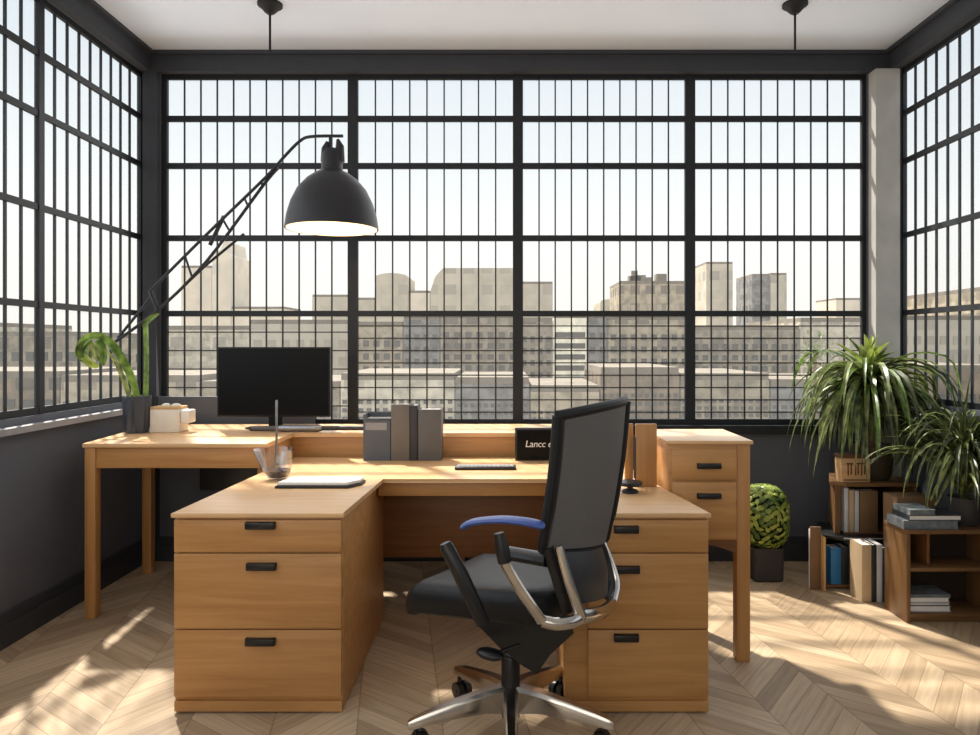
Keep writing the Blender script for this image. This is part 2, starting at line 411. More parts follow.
# ------------------------------------------------------------------ the U-shaped desk
desk = thing('desk', 'U-shaped oak desk with two drawer pedestals, nearest piece of furniture behind the chair', 'desk', (-.2, 3.0, 0))
def sub(o):  # build in world coordinates, keep under the empty
    o.location = Vector(o.location) - Vector(o.parent.location); return o
TOP = .742
poly = [(-1.228, 2.572), (-.592, 2.572), (-.566, 3.23), (.205, 3.23), (.205, 2.572), (.758, 2.572), (.64, 3.30), (.62, 3.855), (-1.158, 3.855)]
def U(name, mb, mat, parent=desk): return sub(mb.build(name, mat, parent))
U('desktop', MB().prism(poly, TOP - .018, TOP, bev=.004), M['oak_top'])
def pedestal(x0, x1, y0, y1, fx0, handles):
    m = MB()
    m.box(x0, x1, y0, y1, .045, TOP - .0185, bev=.003)
    m.box(x0 + .002, x1 - .002, y0 - .010, y1 - .01, .008, .046)
    U('pedestal', m, M['oak'])
    for xx in (x0 + .05, x1 - .05):
        for yy in (y0 + .05, y1 - .05): U('foot', MB().lathe([(.018, 0), (.018, .013)], (xx, yy, 0), 12), M['black'])
    cuts = [TOP - .024, wz(552, 2.59), wz(628, 2.59), .062]
    for k in range(3):
        zt, zb = cuts[k] - .0025, cuts[k + 1] + .0025
        d = U('drawer', MB().box(fx0 + .003, x1 - .003, y0 - .016, y0 - .0005, zb, zt, bev=.003), M['oak'])
        h = pull(None, 0, 0, 0, .108 if fx0 < 0 else .09)
        h.parent = d; h.location = Vector((handles[k][0], y0 - .016, handles[k][1]))
pedestal(-1.222, -.600, 2.592, 3.46, -1.222, [(wx(261, 2.575), wz(525, 2.575)), (wx(262, 2.575), wz(566, 2.575)), (wx(261, 2.575), wz(641, 2.575))])
pedestal(.222, .752, 2.592, 3.05, .303, [(wx(626, 2.575), wz(529, 2.575)), (wx(627, 2.575), wz(569, 2.575)), (wx(626, 2.575), wz(637, 2.575))])
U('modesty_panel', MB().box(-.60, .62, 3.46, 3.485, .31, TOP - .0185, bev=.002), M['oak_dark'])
U('apron', MB().box(-.59, .222, 3.26, 3.285, TOP - .085, TOP - .0185, bev=.002), M['oak'])
U('side_panel', MB().box(-1.155, -1.125, 3.465, 3.80, .0, TOP - .0185, bev=.002), M['oak_y'])
U('side_panel', MB().box(.575, .605, 3.40, 3.80, .0, TOP - .0185, bev=.002), M['oak_y'])

# ------------------------------------------------------------------ back desk
bd = thing('back_desk', 'long oak table on square legs set along the windows behind the desk', 'table', (-1.2, 3.9, 0))
B_ = lambda n, mb, mat: sub(mb.build(n, mat, bd))
BT = .872
bp_ = [(-2.095, 3.47), (-1.178, 3.47), (-1.178, 3.88), (.62, 3.88), (.62, 4.33), (-2.175, 4.33)]
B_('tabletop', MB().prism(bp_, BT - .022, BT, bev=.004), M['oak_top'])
B_('apron', MB().box(-2.085, -1.20, 3.485, 3.51, BT - .125, BT - .0225, bev=.002), M['oak'])
B_('apron', MB().box(-1.19, .61, 3.895, 3.92, BT - .20, BT - .0225, bev=.002), M['oak'])
B_('apron', MB().box(-2.085, -2.06, 3.511, 4.30, BT - .11, BT - .0225, bev=.002), M['oak_y'])
B_('apron', MB().box(-1.21, -1.185, 3.511, 3.8945, BT - .16, BT - .0225, bev=.002), M['oak_y'])
for lx, ly in ((-2.088, 3.474), (-2.158, 4.16), (-1.245, 3.515), (.54, 4.24), (-.3, 4.24)):
    B_('leg', MB().box(lx, lx + .054, ly, ly + .05, 0, BT - .0225, bev=.004), M['oak_z'])

# ------------------------------------------------------------------ drawer table at the right
dt = thing('drawer_table', 'tall oak drawer table on legs beside the right end of the desk', 'drawer table', (.9, 3.2, 0))
D_ = lambda n, mb, mat: sub(mb.build(n, mat, dt))
DY = 3.0; x0, x1 = .70, 1.052
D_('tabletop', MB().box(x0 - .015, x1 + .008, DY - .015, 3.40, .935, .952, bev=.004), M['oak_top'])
zb_ = .525
D_('drawer_case', MB().box(x0, x1 - .058, DY, 3.38, zb_, .9345, bev=.002), M['oak'])
for (a, b, hz) in ((.785, .915, wz(466, 2.98)), (zb_ + .01, .775, wz(496, 2.98))):
    d = D_('drawer', MB().box(x0 + .014, x1 - .064, DY - .014, DY - .0005, a, b, bev=.003), M['oak'])
    h = pull(None, 0, 0, 0, .10, .022); h.parent = d
    h.location = Vector((wx(709, 2.98), DY - .014, hz))
for lx, ly in ((x1 - .0575, DY), (.875, 3.32)):
    D_('leg', MB().box(lx, lx + .0575, ly, ly + .058, 0, .9345 if ly < 3.1 else zb_ - .0005, bev=.004), M['oak_z'])
for ly in (3.32,):
    D_('leg', MB().box(x0, x0 + .055, ly, ly + .058, 0, zb_ - .0005, bev=.004), M['oak_z'])
m = MB(); prof = []
n = 12
for i in range(n + 1):
    t = i / n; xx = x0 + (x1 - .058 - x0) * t
    prof.append((xx, zb_ - .012 - .05 * t ** 3))
rings = [[Vector((x, y, z)) for x, z in ([(x0, zb_ - .0005)] + prof + [(x1 - .0585, zb_ - .0005)])] for y in (DY + .004, DY + .03)]
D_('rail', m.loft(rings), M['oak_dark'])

# ------------------------------------------------------------------ office chair
CH = thing('office_chair', 'black office chair with grey mesh back and polished star base in front of the desk', 'chair', (.02, 2.45, 0), math.radians(147))
def ch(name, mb, mat, parent=None): return mb.build(name, mat, parent or CH)
def rrect(hx, hy, r, n=6):
    out = []
    for cx, cy, a0 in ((hx - r, hy - r, 0), (-hx + r, hy - r, 90), (-hx + r, -hy + r, 180), (hx - r, -hy + r, 270)):
        for k in range(n + 1):
            a = math.radians(a0 + 90 * k / n); out.append((cx + r * math.cos(a), cy + r * math.sin(a)))
    return out
RI = Matrix.Rotation(-math.radians(147), 3, 'Z')
def cp(px, py, d):   # a world point given by its sight line and depth, in the chair's own axes
    return RI @ (pt(px, py, d * .957) - Vector((.02, 2.45, 0)))
SX, SY = .02, .02
def seatwarp(x, y, z):
    # waterfall front, gentle dish, rising toward the back
    f = (x - SX) / .26
    if z > .49: z += .012 * ((y - SY) / .23) ** 2
    if f > .3: z -= .05 * (f - .3) ** 2 / .49
    if f < 0: z += .03 * (-f)
    return Vector((x, y, z))
rings = []
for z, ins in ((.462, .06), (.468, .025), (.482, .006), (.510, 0), (.545, .006), (.562, .02), (.572, .05), (.577, .12), (.577, .2)):
    rings.append([seatwarp(x + SX, y + SY, z) for x, y in rrect(.295 - ins, .222 - ins, max(.075 - ins * .5, .012))])
ch('seat', MB().loft(rings), M['leather'])
# upper back: near and far edge curves with a shallow wrap between them
NE = smoothpath([cp(541, 552, 2.20), cp(550, 500, 2.19), cp(555.5, 455, 2.18), cp(558, 416, 2.17)], 6)
FE = smoothpath([cp(603, 543, 2.575), cp(612, 500, 2.58), cp(619, 455, 2.585), cp(624, 401, 2.59)], 6)
def edge(P, t):
    q = min(max(t, 0), 1) * (len(P) - 1); i = min(int(q), len(P) - 2); return P[i].lerp(P[i + 1], q - i)
def bpt(u, t, off=0):
    p = edge(FE, t).lerp(edge(NE, t), (u + 1) / 2)
    return p + Vector((-.045 * (1 - u * u) + off, 0, .008 * (1 - u * u) * t))
ts = [i / 16 for i in range(17)]
us = [-1 + 2 * i / 12 for i in range(13)]
m = MB()
fr = [[bpt(u * .93, .03 + .94 * t, .012) for u in us] for t in ts]; bk = [[bpt(u * .93, .03 + .94 * t, -.010) for u in us] for t in ts]
ch('backrest', m.loft([a + b[::-1] for a, b in zip(fr, bk)]), M['mesh'])
m = MB()
m.tube([bpt(1, t) for t in ts], [.010] + [.015] * 3 + [.018] * 13, 10)
m.tube([bpt(-1, t) for t in ts], [.012] + [.020] * 3 + [.024] * 13, 10)
m.tube([bpt(u, 1) for u in us], .017, 10)
m.tube([bpt(u, 0.0) for u in us], .008, 8)
ch('back_frame', m, M['black_matte'])
# lower bolster
LB, LT = (cp(571, 604, 2.24), cp(606, 592, 2.50)), (cp(562, 552, 2.24), cp(600, 545, 2.52))
rings = []
for i in range(9):
    t = i / 8; k = math.sin(PI * i / 8)
    row = [LB[0].lerp(LT[0], t).lerp(LB[1].lerp(LT[1], t), (1 - u) / 2) + Vector((-.03 * (1 - u * u), 0, 0)) for u in us]
    rings.append([p + Vector((.02 + .012 * k, 0, 0)) for p in row] + [p + Vector((-.006 - .012 * k, 0, 0)) for p in row[::-1]])
ch('lumbar_pad', MB().loft(rings), M['bolster'])
# polished brackets that carry the back
def strip(name, pts, r, mat, flat=1.8, n=6):
    P = smoothpath(pts, n); rr = [r[0] + (r[1] - r[0]) * i / (len(P) - 1) for i in range(len(P))]
    return ch(name, MB().tube(P, rr, 10, flat=flat), mat)
strip('back_bracket', [cp(559, 546, 2.19), cp(564, 566, 2.185), cp(572, 592, 2.18), cp(581, 617, 2.19)], (.011, .016), M['chrome'], 1.2)
strip('back_bracket', [cp(603, 543, 2.56), cp(612, 566, 2.55), cp(616, 585, 2.53), cp(612, 603, 2.48)], (.010, .014), M['chrome'], 1.2)
strip('back_rail', [cp(581, 617, 2.19), cp(593, 615, 2.25), cp(604, 611, 2.36), cp(612, 603, 2.48)], (.017, .017), M['chrome'], 1.3)
strip('back_support', [cp(547, 548, 2.21), cp(554, 568, 2.21), cp(562, 595, 2.21), cp(568, 612, 2.22)], (.016, .012), M['black'], 1.3)
strip('back_support', [cp(599, 543, 2.55), cp(607, 562, 2.55), cp(610, 582, 2.53), cp(606, 598, 2.49)], (.014, .012), M['black'], 1.3)
m = MB(); m.tube([cp(508, 553, 2.30), cp(548, 560, 2.22)], .03, 10, flat=.7); ch('back_hinge', m, M['black'])
# arm on the near side
strip('arm_support', [cp(500, 546, 2.14), cp(506, 565, 2.14), cp(519, 588, 2.145), cp(532, 607, 2.15), cp(542, 621, 2.16)], (.0125, .0135), M['chrome'], 1.4)
strip('arm_rail', [cp(542, 621, 2.16), cp(556, 624, 2.16), cp(572, 622, 2.17), cp(581, 617, 2.19)], (.015, .016), M['chrome'], 1.2)
ch('arm_post', MB().tube([cp(505, 562, 2.137), cp(502, 548, 2.137), cp(499, 533, 2.14)], [.021, .021, .015], 12, flat=1.0), M['black'])
P = smoothpath([cp(464, 527, 2.26), cp(474, 522, 2.24), cp(500, 519.5, 2.18), cp(524, 521.5, 2.13), cp(545, 526, 2.12)], 6)
ch('arm_pad', MB().tube(P, [.016] + [.026] * (len(P) - 3) + [.022, .012], 10, flat=.42, up=Vector((0, 0, 1))), M['blue'])
ch('arm_bar', MB().tube([cp(483, 623, 2.16), cp(475, 605, 2.155), cp(461, 575, 2.16), cp(447, 548, 2.17), cp(445, 543, 2.17)], [.017, .018, .019, .018, .013], 12, flat=1.2), M['black'])
# mechanism
prof_ = [(466, 613), (566, 613), (574, 633), (550, 655), (537, 674), (524, 667), (500, 648)]
rings = [[cp(px, py, 2.42) + RI @ Vector((0, yy, 0)) for px, py in prof_] for yy in (.0, .09)]
ch('tilt_mechanism', MB().loft(rings), M['black'])
m = MB()
m.tube([cp(520, 645, 2.36), cp(500, 652, 2.33)], .007, 8)
e = cp(490, 654, 2.32)
m.ellipsoid(e, (.05, .03, .017), 16, 10)
ch('tilt_lever', m, M['black'])
ch('gas_lift', MB().lathe([(.017, .27), (.017, .37)], n=16), M['chrome'])
ch('column', MB().lathe([(.024, .05), (.031, .06), (.033, .12), (.033, .27), (.03, .276), (.018, .278)], n=20), M['black'])
for k in range(5):
    a = math.radians(-90 + 72 * k) - math.radians(147)
    ca, sa = math.cos(a), math.sin(a)
    P = lambda r, s, z: Vector((ca * r - sa * s, sa * r + ca * s, z))
    rings = []
    for r, hw, z0, z1 in ((.025, .026, .085, .175), (.10, .025, .098, .168), (.20, .022, .095, .148), (.30, .019, .088, .124), (.345, .017, .080, .110), (.362, .012, .078, .102)):
        rings.append([P(r, -hw, z0), P(r, hw, z0), P(r, hw, z1 - .012), P(r, hw * .6, z1), P(r, -hw * .6, z1), P(r, -hw, z1 - .012)])
    lg = ch('base_leg', MB().loft(rings), M['chrome'])
    m = MB()
    m.tube([P(.335, 0, .082), P(.335, 0, .055)], .008, 8)
    for s in (-.017, .017): m.disc(P(.318, s, .03), P(0, 1, 0), .03, .022, 18)
    m.tube([P(.318, -.03, .03), P(.318, .03, .03)], .008, 8); m.tube([P(.335, 0, .06), P(.318, 0, .03)], .009, 8)
    ch('caster', m, M['black'], lg)

# ------------------------------------------------------------------ wall lamp with dome shade
LD = 3.7
lamp = thing('arm_lamp', 'black dome lamp on a long slanting arm reaching from the left corner', 'lamp', (XL, 3.95, 1.4))
L_ = lambda n, mb, mat, sm=True: sub(mb.build(n, mat, lamp, sm))
sc = Vector((wx(332, LD), LD, 0))
RB = .242
prof = [(RB, 1.972), (RB * 1.0, 1.985), (RB * .965, 2.04), (RB * .88, 2.11), (RB * .74, 2.18), (RB * .54, 2.235), (.085, 2.268), (.058, 2.28), (.054, 2.30)]
inner = [(r - .008, z - (.006 if i else 0)) for i, (r, z) in enumerate(prof[:7])]
L_('lamp_shade', MB().lathe(prof, sc, 48, cap=False), M['lamp'])
L_('shade_lining', MB().lathe(inner, sc, 48, cap=False), M['lamp_in'])
m = MB()
m.lathe([(.053, 2.285), (.056, 2.33), (.05, 2.37), (.036, 2.395), (.02, 2.40)], sc, 24)
for dx, dz in ((-.03, .0), (.038, .012)):
    m.tube([sc + Vector((dx, 0, 2.33)), sc + Vector((dx * 1.1, 0, 2.40 + dz)), sc + Vector((dx * .8, 0, 2.435 + dz))], [.03, .022, .008], 10)
L_('lamp_socket', m, M['lamp'])
L_('bulb', MB().ellipsoid((sc.x, sc.y, 2.10), (.04, .04, .055)), M['bulb'])
def lp(px, py, d): return pt(px, py, d)
m = MB()
m.tube(smoothpath([lp(150, 291, 3.9), lp(205, 236, 3.85), lp(265, 178, 3.78), lp(284, 157, 3.76), lp(300, 141, 3.73), lp(312, 136.5, 3.71), lp(343, 136, 3.70)], 5), .0085, 8)
m.tube([lp(330, 136, 3.7), lp(330, 150, 3.7)], .007, 8)
L_('upper_arm', m, M['frame'])
m = MB()
m.tube(smoothpath([lp(112, 344, 3.92), lp(158, 310, 3.9), lp(206, 262, 3.85), lp(262, 187, 3.8), lp(278, 168, 3.77)], 5), .009, 8)
m.tube([lp(164, 305, 3.92), lp(205, 266, 3.9), lp(244, 234, 3.87)], .008, 8)
L_('lower_arm', m, M['frame'])
for a, b in (((185, 256), (192, 277)), ((222, 218), (229, 230)), ((244, 197), (248, 206)), ((262, 181), (262, 188))):
    L_('arm_strut', MB().tube([lp(*a, 3.87), lp(*b, 3.86)], .006, 6), M['frame'])
L_('tension_spring', MB().tube([lp(210, 245, 3.86), lp(224, 216, 3.84)], .011, 8), M['frame'])
L_('arm_joint', MB().tube([lp(150, 291, 3.9), lp(158, 310, 3.9)], .014, 8), M['frame'])
m = MB()
m.box(XL + .0, XL + .02, 3.90, 3.94, 1.34, 1.40, bev=.006)
m.tube([(XL + .02, 3.92, 1.37), lp(112, 344, 3.92)], .012, 8)
m.tube([lp(118, 338, 3.92), lp(152, 296, 3.9)], .008, 8)
L_('wall_bracket', m, M['frame'])

# ------------------------------------------------------------------ ceiling rods
def pendant(px, label, d=3.77):
    t = thing('ceiling_pendant', label, 'pendant', (wx(px, d), d, ZC), 0, 'pendant rods on the ceiling')
    MB().lathe([(.018, -.055), (.03, -.045), (.05, -.022), (.066, -.012), (.066, 0)], n=28).build('canopy', M['black_matte'], t)
    MB().tube([(0, 0, -.05), (0, 0, -.262)], .0065, 8).build('rod', M['black_matte'], t)
pendant(270, 'black pendant rod with round canopy on the ceiling above the dome lamp')
pendant(795, 'black pendant rod with round canopy on the ceiling above the round shrub')

# ------------------------------------------------------------------ things on the back desk
def blade(m, path, w, fold=.25, up=Vector((0, 0, 1)), wf=None, clamp=None):
    P = [Vector(p) for p in path]; n = len(P); L, Cn, R = [], [], []
    for i, p in enumerate(P):
        t = (P[min(i + 1, n - 1)] - P[max(i - 1, 0)]).normalized()
        sd = t.cross(up); sd = sd.normalized() if sd.length > .05 else Vector((1, 0, 0))
        nn = sd.cross(t)
        k = i / (n - 1)
        ww = w * (wf(k) if wf else (math.sin(PI * min(.93, .12 + .88 * k)) ** .6 if k < .5 else math.sin(PI * (.12 + .88 * k)) ** .8 if k < .999 else .03))
        if isinstance(ww, complex): ww = .001
        a = p - sd * ww / 2 + nn * ww * fold; b = p + sd * ww / 2 + nn * ww * fold
        trio = [a, p, b]
        if clamp:
            for v in trio: clamp(v)
        L.append(trio)
    vs = [[m.bm.verts.new(v) for v in t] for t in L]
    for a, b in zip(vs, vs[1:]):
        for k in (0, 1):
            f = m.bm.faces.new((a[k], a[k + 1], b[k + 1], b[k])); f.material_index = m.cur; f.smooth = True

# vase with arching plant
VD = 3.9
vc = Vector((wx(137, VD), VD, BT))
vs_ = thing('potted_plant', 'arching green plant in a fluted dark blue vase on the long table by the corner', 'plant', vc)
n = 40
rings = []
for r, z in ((.055, .001), (.062, .03), (.066, .10), (.068, .16), (.070, .205)):
    rings.append([Vector((r * (1 + .07 * math.cos(10 * 2 * PI * i / n)) * math.cos(2 * PI * i / n), r * (1 + .07 * math.cos(10 * 2 * PI * i / n)) * math.sin(2 * PI * i / n), z)) for i in range(n)])
rings.append([p * .86 + Vector((0, 0, .03)) * 0 for p in rings[-1]]); rings[-1] = [Vector((p.x, p.y, .205)) for p in rings[-1]]
rings.append([Vector((p.x * .9, p.y * .9, .17)) for p in rings[-1]])
MB().loft(rings).build('vase', M['vase'], vs_)
def vp(px, py):
    d = 3.9 - .25 * min(1, max(0, (139 - px) / 50))
    return pt(px, py, d) - vc
m = MB().use(M['leaf_b'])
blade(m, smoothpath([vp(139, 408), vp(134, 384), vp(124, 362), vp(112, 345), vp(99, 337), vp(87, 339), vp(80, 349), vp(79, 359)], 5), .045, .3, up=Vector((.3, -1, .3)), wf=lambda k: .5 + .5 * math.sin(PI * (.1 + .8 * k)) if k < .97 else .1)
m.use(M['leaf'])
blade(m, smoothpath([vp(132, 408), vp(127, 388), vp(117, 364), vp(104, 348)], 5), .026, .2, up=Vector((.2, -1, .2)))
m.use(M['leaf_b'])
blade(m, smoothpath([vp(146, 405), vp(147, 360), vp(146, 322)], 5), .03, .2, up=Vector((0, -1, 0)), wf=lambda k: 1)
blade(m, smoothpath([vp(143, 327), vp(150, 319), vp(160, 313)], 5), .03, .2, up=Vector((.3, -1, 0)))
for i, (pts, w) in enumerate(((((84, 345), (84, 356), (92, 366)), .05), (((99, 340), (102, 352), (104, 366)), .055), (((90, 340), (80, 350), (82, 362)), .04), (((92, 342), (95, 352), (99, 361)), .045))):
    m.use(M['leaf_b'] if i != 3 else M['leaf']); blade(m, smoothpath([vp(*p) for p in pts], 5), w, .3, up=Vector((.4, -1, 0)))
m.use(M['leaf_yb'])
blade(m, smoothpath([vp(82, 354), vp(90, 363), vp(99, 367)], 5), .04, .3, up=Vector((.4, -1, 0)))
m.build('foliage', None, vs_, recalc=False)

# cream box with a smaller part on the side
cd = 3.95
cb_ = thing('tissue_box', 'cream box with a tan lid beside the dark blue vase', 'box', (wx(172, cd), cd, BT))
k = cd / F
MB().box(-17 * k, 12 * k, -.06, .06, 0, 23 * k, bev=.006).build('box_body', M['cream'], cb_)
MB().box(12 * k + .0005, 21 * k, -.05, .04, 9 * k, 22 * k, bev=.008).build('side_tab', M['white'], cb_)
MB().box(-17 * k, 11 * k, -.058, .058, 23 * k + .0005, 25.5 * k, bev=.003).build('lid', M['tan'], cb_)
m = MB(); m.ellipsoid((-6 * k, 0, 26 * k), (.022, .03, .014), 12, 8); m.ellipsoid((4 * k, 0, 26 * k), (.024, .03, .013), 12, 8)
m.build('tissue', M['cream'], cb_)

# big monitor
md = 4.02
mon = thing('monitor', 'large black computer monitor with a blank screen on the back table', 'monitor', (wx(273.5, md), md, BT))
k = md / F
zb, zt = wz(417, md) - BT, wz(347, md) - BT
MB().box(-56.5 * k, 56.5 * k, 0, .03, zb, zt, bev=.004).build('housing', M['black_matte'], mon)
MB().box(-55 * k, 55 * k, -.0015, -.0003, zb + .012, zt - .01).build('screen', M['screen'], mon)
MB().box(-.04, .04, .0305, .05, .01, .25, bev=.005).build('neck', M['black_matte'], mon)
MB().box(-.12, .12, -.05, .12, 0, .011, bev=.004).build('foot', M['black_matte'], mon)

# long grey baton lying on the table
rd = 3.93
def lying(px0, px1, r, z, mat, mb=None): return (mb or MB()).tube([(wx(px0, rd), rd, z), (wx(px1, rd), rd, z)], r, 16)
rt = thing('metal_rod', 'long silver and black rod lying below the large monitor', 'rod', (wx(305, rd), rd, BT))
R_ = lambda n, mb, mat: sub(mb.build(n, mat, rt))
ry = .021
m = MB(); m.tube([(wx(p, rd), rd, BT + ry) for p in (279, 283, 313, 318, 322)], [.017, .02, .02, .021, .015], 18)
R_('sleeve', m, M['steel'])
m = MB(); m.tube([(wx(p, rd), rd, BT + ry) for p in (252, 255, 279)], [.012, .013, .013], 14)
R_('grip', m, M['grey3'])
m = MB(); m.tube([(wx(p, rd), rd, BT + ry) for p in (245, 250, 252)], [.003, .011, .012], 14)
R_('tip', m, M['grey_d'])
m = MB(); m.tube([(wx(p, rd), rd, BT + ry) for p in (322, 364)], .013, 14)
R_('tail', m, M['grey_d'])

# cable tray under the back table
tag(MB().box(wx(203, 3.75), wx(262, 3.75), 3.70, 3.86, wz(489, 3.75), BT - .024, bev=.01).build('cable_tray', M['black']), 'dark box hanging under the left part of the back table', 'cable tray')

# ------------------------------------------------------------------ things on the U desk
# glass with dark liquid and stirrer
gd = 3.215
gc = Vector((wx(278, gd), gd, TOP))
gl = thing('drinking_glass', 'clear slanted glass with dark liquid standing on the desk by the white notebook', 'glass', gc)
def ell(cxo, rx, z, n=28, ry=None): return [Vector((cxo + rx * math.cos(2 * PI * i / n), (ry or rx) * math.sin(2 * PI * i / n), z)) for i in range(n)]
rings = [ell(.004, .035, .001), ell(.002, .05, .012), ell(-.006, .066, .05), ell(-.022, .09, .14), ell(-.023, .088, .14), ell(-.007, .063, .05), ell(.002, .045, .014)]
MB().loft(rings).build('cup', M['cup'], gl)
MB().loft([ell(.002, .044, .0145), ell(-.004, .058, .04), ell(-.005, .0595, .046)]).build('liquid', M['ink'], gl)
tag(MB().tube([gc + Vector((-.012, .0, .05)), Vector((wx(276.5, 3.22), 3.22, wz(440, 3.22))), Vector((wx(276.5, 3.23), 3.23, wz(400, 3.23)))], .0055, 8).build('stirring_stick', M['steel']),
    'thin metal stick standing upright in the glass of dark liquid', 'stick')
# notebook
nb = thing('notebook', 'white topped notebook with black cover lying on the left arm of the desk', 'notebook', (wx(322, 3.08), 3.08, TOP))
def slab(poly, z0, z1, bev=.003): return MB().prism(poly, z0, z1, bev)
slab([(-.185, -.07), (.13, -.07), (.175, .0), (.178, .075), (-.16, .075)], .0005, .012).build('cover', M['black'], nb)
slab([(-.178, -.062), (.125, -.062), (.168, .002), (.17, .07), (-.153, .07)], .0125, .026).build('paper_block', M['paper'], nb)
# magazine files
fd = 3.76
def fbox(name, label, px0, px1, py, depth, mat, notch=None, cat='file'):
    t = thing(name, label, cat, (wx((px0 + px1) / 2, fd), fd, TOP), 0, 'grey files standing on the desk')
    hw = (px1 - px0) / 2 / F * fd; h = wz(py, fd) - TOP
    m = MB()
    if notch:
        m.box(-hw, hw, -.02, -.016, 0, h * .86); m.box(-hw, -hw + .004, -.016, depth, 0, h); m.box(hw - .004, hw, -.016, depth, 0, h * .9)
        m.box(-hw + .004, hw - .004, depth - .004, depth, 0, h); m.box(-hw + .004, hw - .004, -.016, depth - .004, 0, .004)
        m.box(-hw, -hw + .02, -.02, -.016, h * .86, h)
        m.build('file_case', mat, t)
        MB().box(-hw + .012, hw - .02, -.0212, -.0202, h * .66, h * .82).build('label_plate', M['sill'], t)
        MB().box(-hw + .008, hw - .008, .0, depth - .006, .006, h * .9).build('papers', M['grey3'], t)
    else:
        m.box(-hw, hw, -.02, -.012, 0, h, bev=.002); m.box(-hw, -hw + .004, -.012, depth, 0, h); m.box(hw - .004, hw, -.012, depth, 0, h)
        m.build('file_cover', mat, t)
        MB().box(-hw + .0045, hw - .0045, -.010, depth - .004, .004, h - .008).build('papers', M['paper'], t)
    return t
fbox('magazine_file', 'slate grey open magazine file, left end of the grey files on the desk', 364, 391, 414, .105, M['grey1'], notch=True)
fbox('ring_binder', 'warm grey tall binder next to the open magazine file', 391.6, 410, 404, .105, M['grey2'])
fbox('ring_binder', 'thin dark charcoal binder between two grey binders', 410.6, 418, 405, .105, M['grey_d'])
fbox('ring_binder', 'mid grey wide binder at the right end of the grey files', 418.6, 441.5, 409, .105, M['grey3'])
# thin keyboard
kb = thing('keyboard', 'slim dark keyboard lying flat on the middle of the desk', 'keyboard', (wx(485.5, 3.49), 3.49, TOP))
k = 3.49 / F
MB().box(-30.5 * k, 30.5 * k, -.035, .035, .0005, .016, bev=.004).build('case', M['black'], kb)
m = MB()
for r in range(3):
    for c in range(13):
        m.box(-28.5 * k + c * 4.4 * k, -28.5 * k + c * 4.4 * k + 3.6 * k, -.028 + r * .02, -.028 + r * .02 + .016, .0162, .0185)
m.build('keys', M['sill'], kb, smooth=False)
# black screen with white letters
sd = 3.74
bs = thing('display_screen', 'small black screen with white lettering on the desk behind the chair back', 'screen', (wx(560, sd), sd, TOP))
k = sd / F
MB().box(-45 * k, 40 * k, 0, .035, .0, wz(428, sd) - TOP, bev=.004).build('housing', M['black'], bs)
MB().box(-43 * k, 38 * k, -.0016, -.0003, .008, wz(430, sd) - TOP).build('screen', M['screen'], bs)
cu = bpy.data.curves.new('lettering', 'FONT'); cu.body = 'Lancc ed'; cu.size = .050; cu.extrude = .0004; cu.shear = .15; cu.space_character = .95
to = bpy.data.objects.new('lettering', cu)
C.objects.link(to)
dg = bpy.context.evaluated_depsgraph_get()
me = bpy.data.meshes.new_from_object(to.evaluated_get(dg)); bpy.data.objects.remove(to)
me.materials.clear(); me.materials.append(M['paper'])
lo = bpy.data.objects.new('lettering', me); C.objects.link(lo); lo.parent = bs
lo.rotation_euler = (PI / 2, 0, 0); lo.location = (-35 * k, -.0022, wz(447, sd) - TOP)
# wooden file holders at the right end
wd = 3.05
wf = thing('wooden_divider', 'pair of upright oak boards standing on the right end of the desk', 'divider', (wx(643, wd), wd, TOP))
k = wd / F
zt = wz(424, wd) - TOP
MB().box(-7 * k, 14 * k, 0, .02, 0.001, zt, bev=.003).build('front_board', M['oak_z'], wf)
MB().box(-16 * k, -7.6 * k, .05, .07, .001, zt - .005, bev=.003).build('back_board', M['oak_z'], wf)
MB().box(-16 * k, 13 * k, .0205, .0495, .001, .02).build('foot', M['oak'], wf)
MB().box(-7.5 * k, -7.1 * k, .0, .049, .03, zt - .06).build('spacer', M['grey_d'], wf)
# small dark dish on the desk
pd = 2.93
tdp = thing('desk_dial', 'small black round dial on a low foot at the right of the desk', 'dial', (wx(630, pd), pd, TOP))
MB().lathe([(.032, .0005), (.036, .006), (.03, .012), (.012, .018), (.012, .028)], n=24).build('foot', M['grey_d'], tdp)
MB().lathe([(.02, .0285), (.05, .033), (.054, .04), (.05, .047), (.02, .05)], n=28).build('cap', M['black'], tdp)

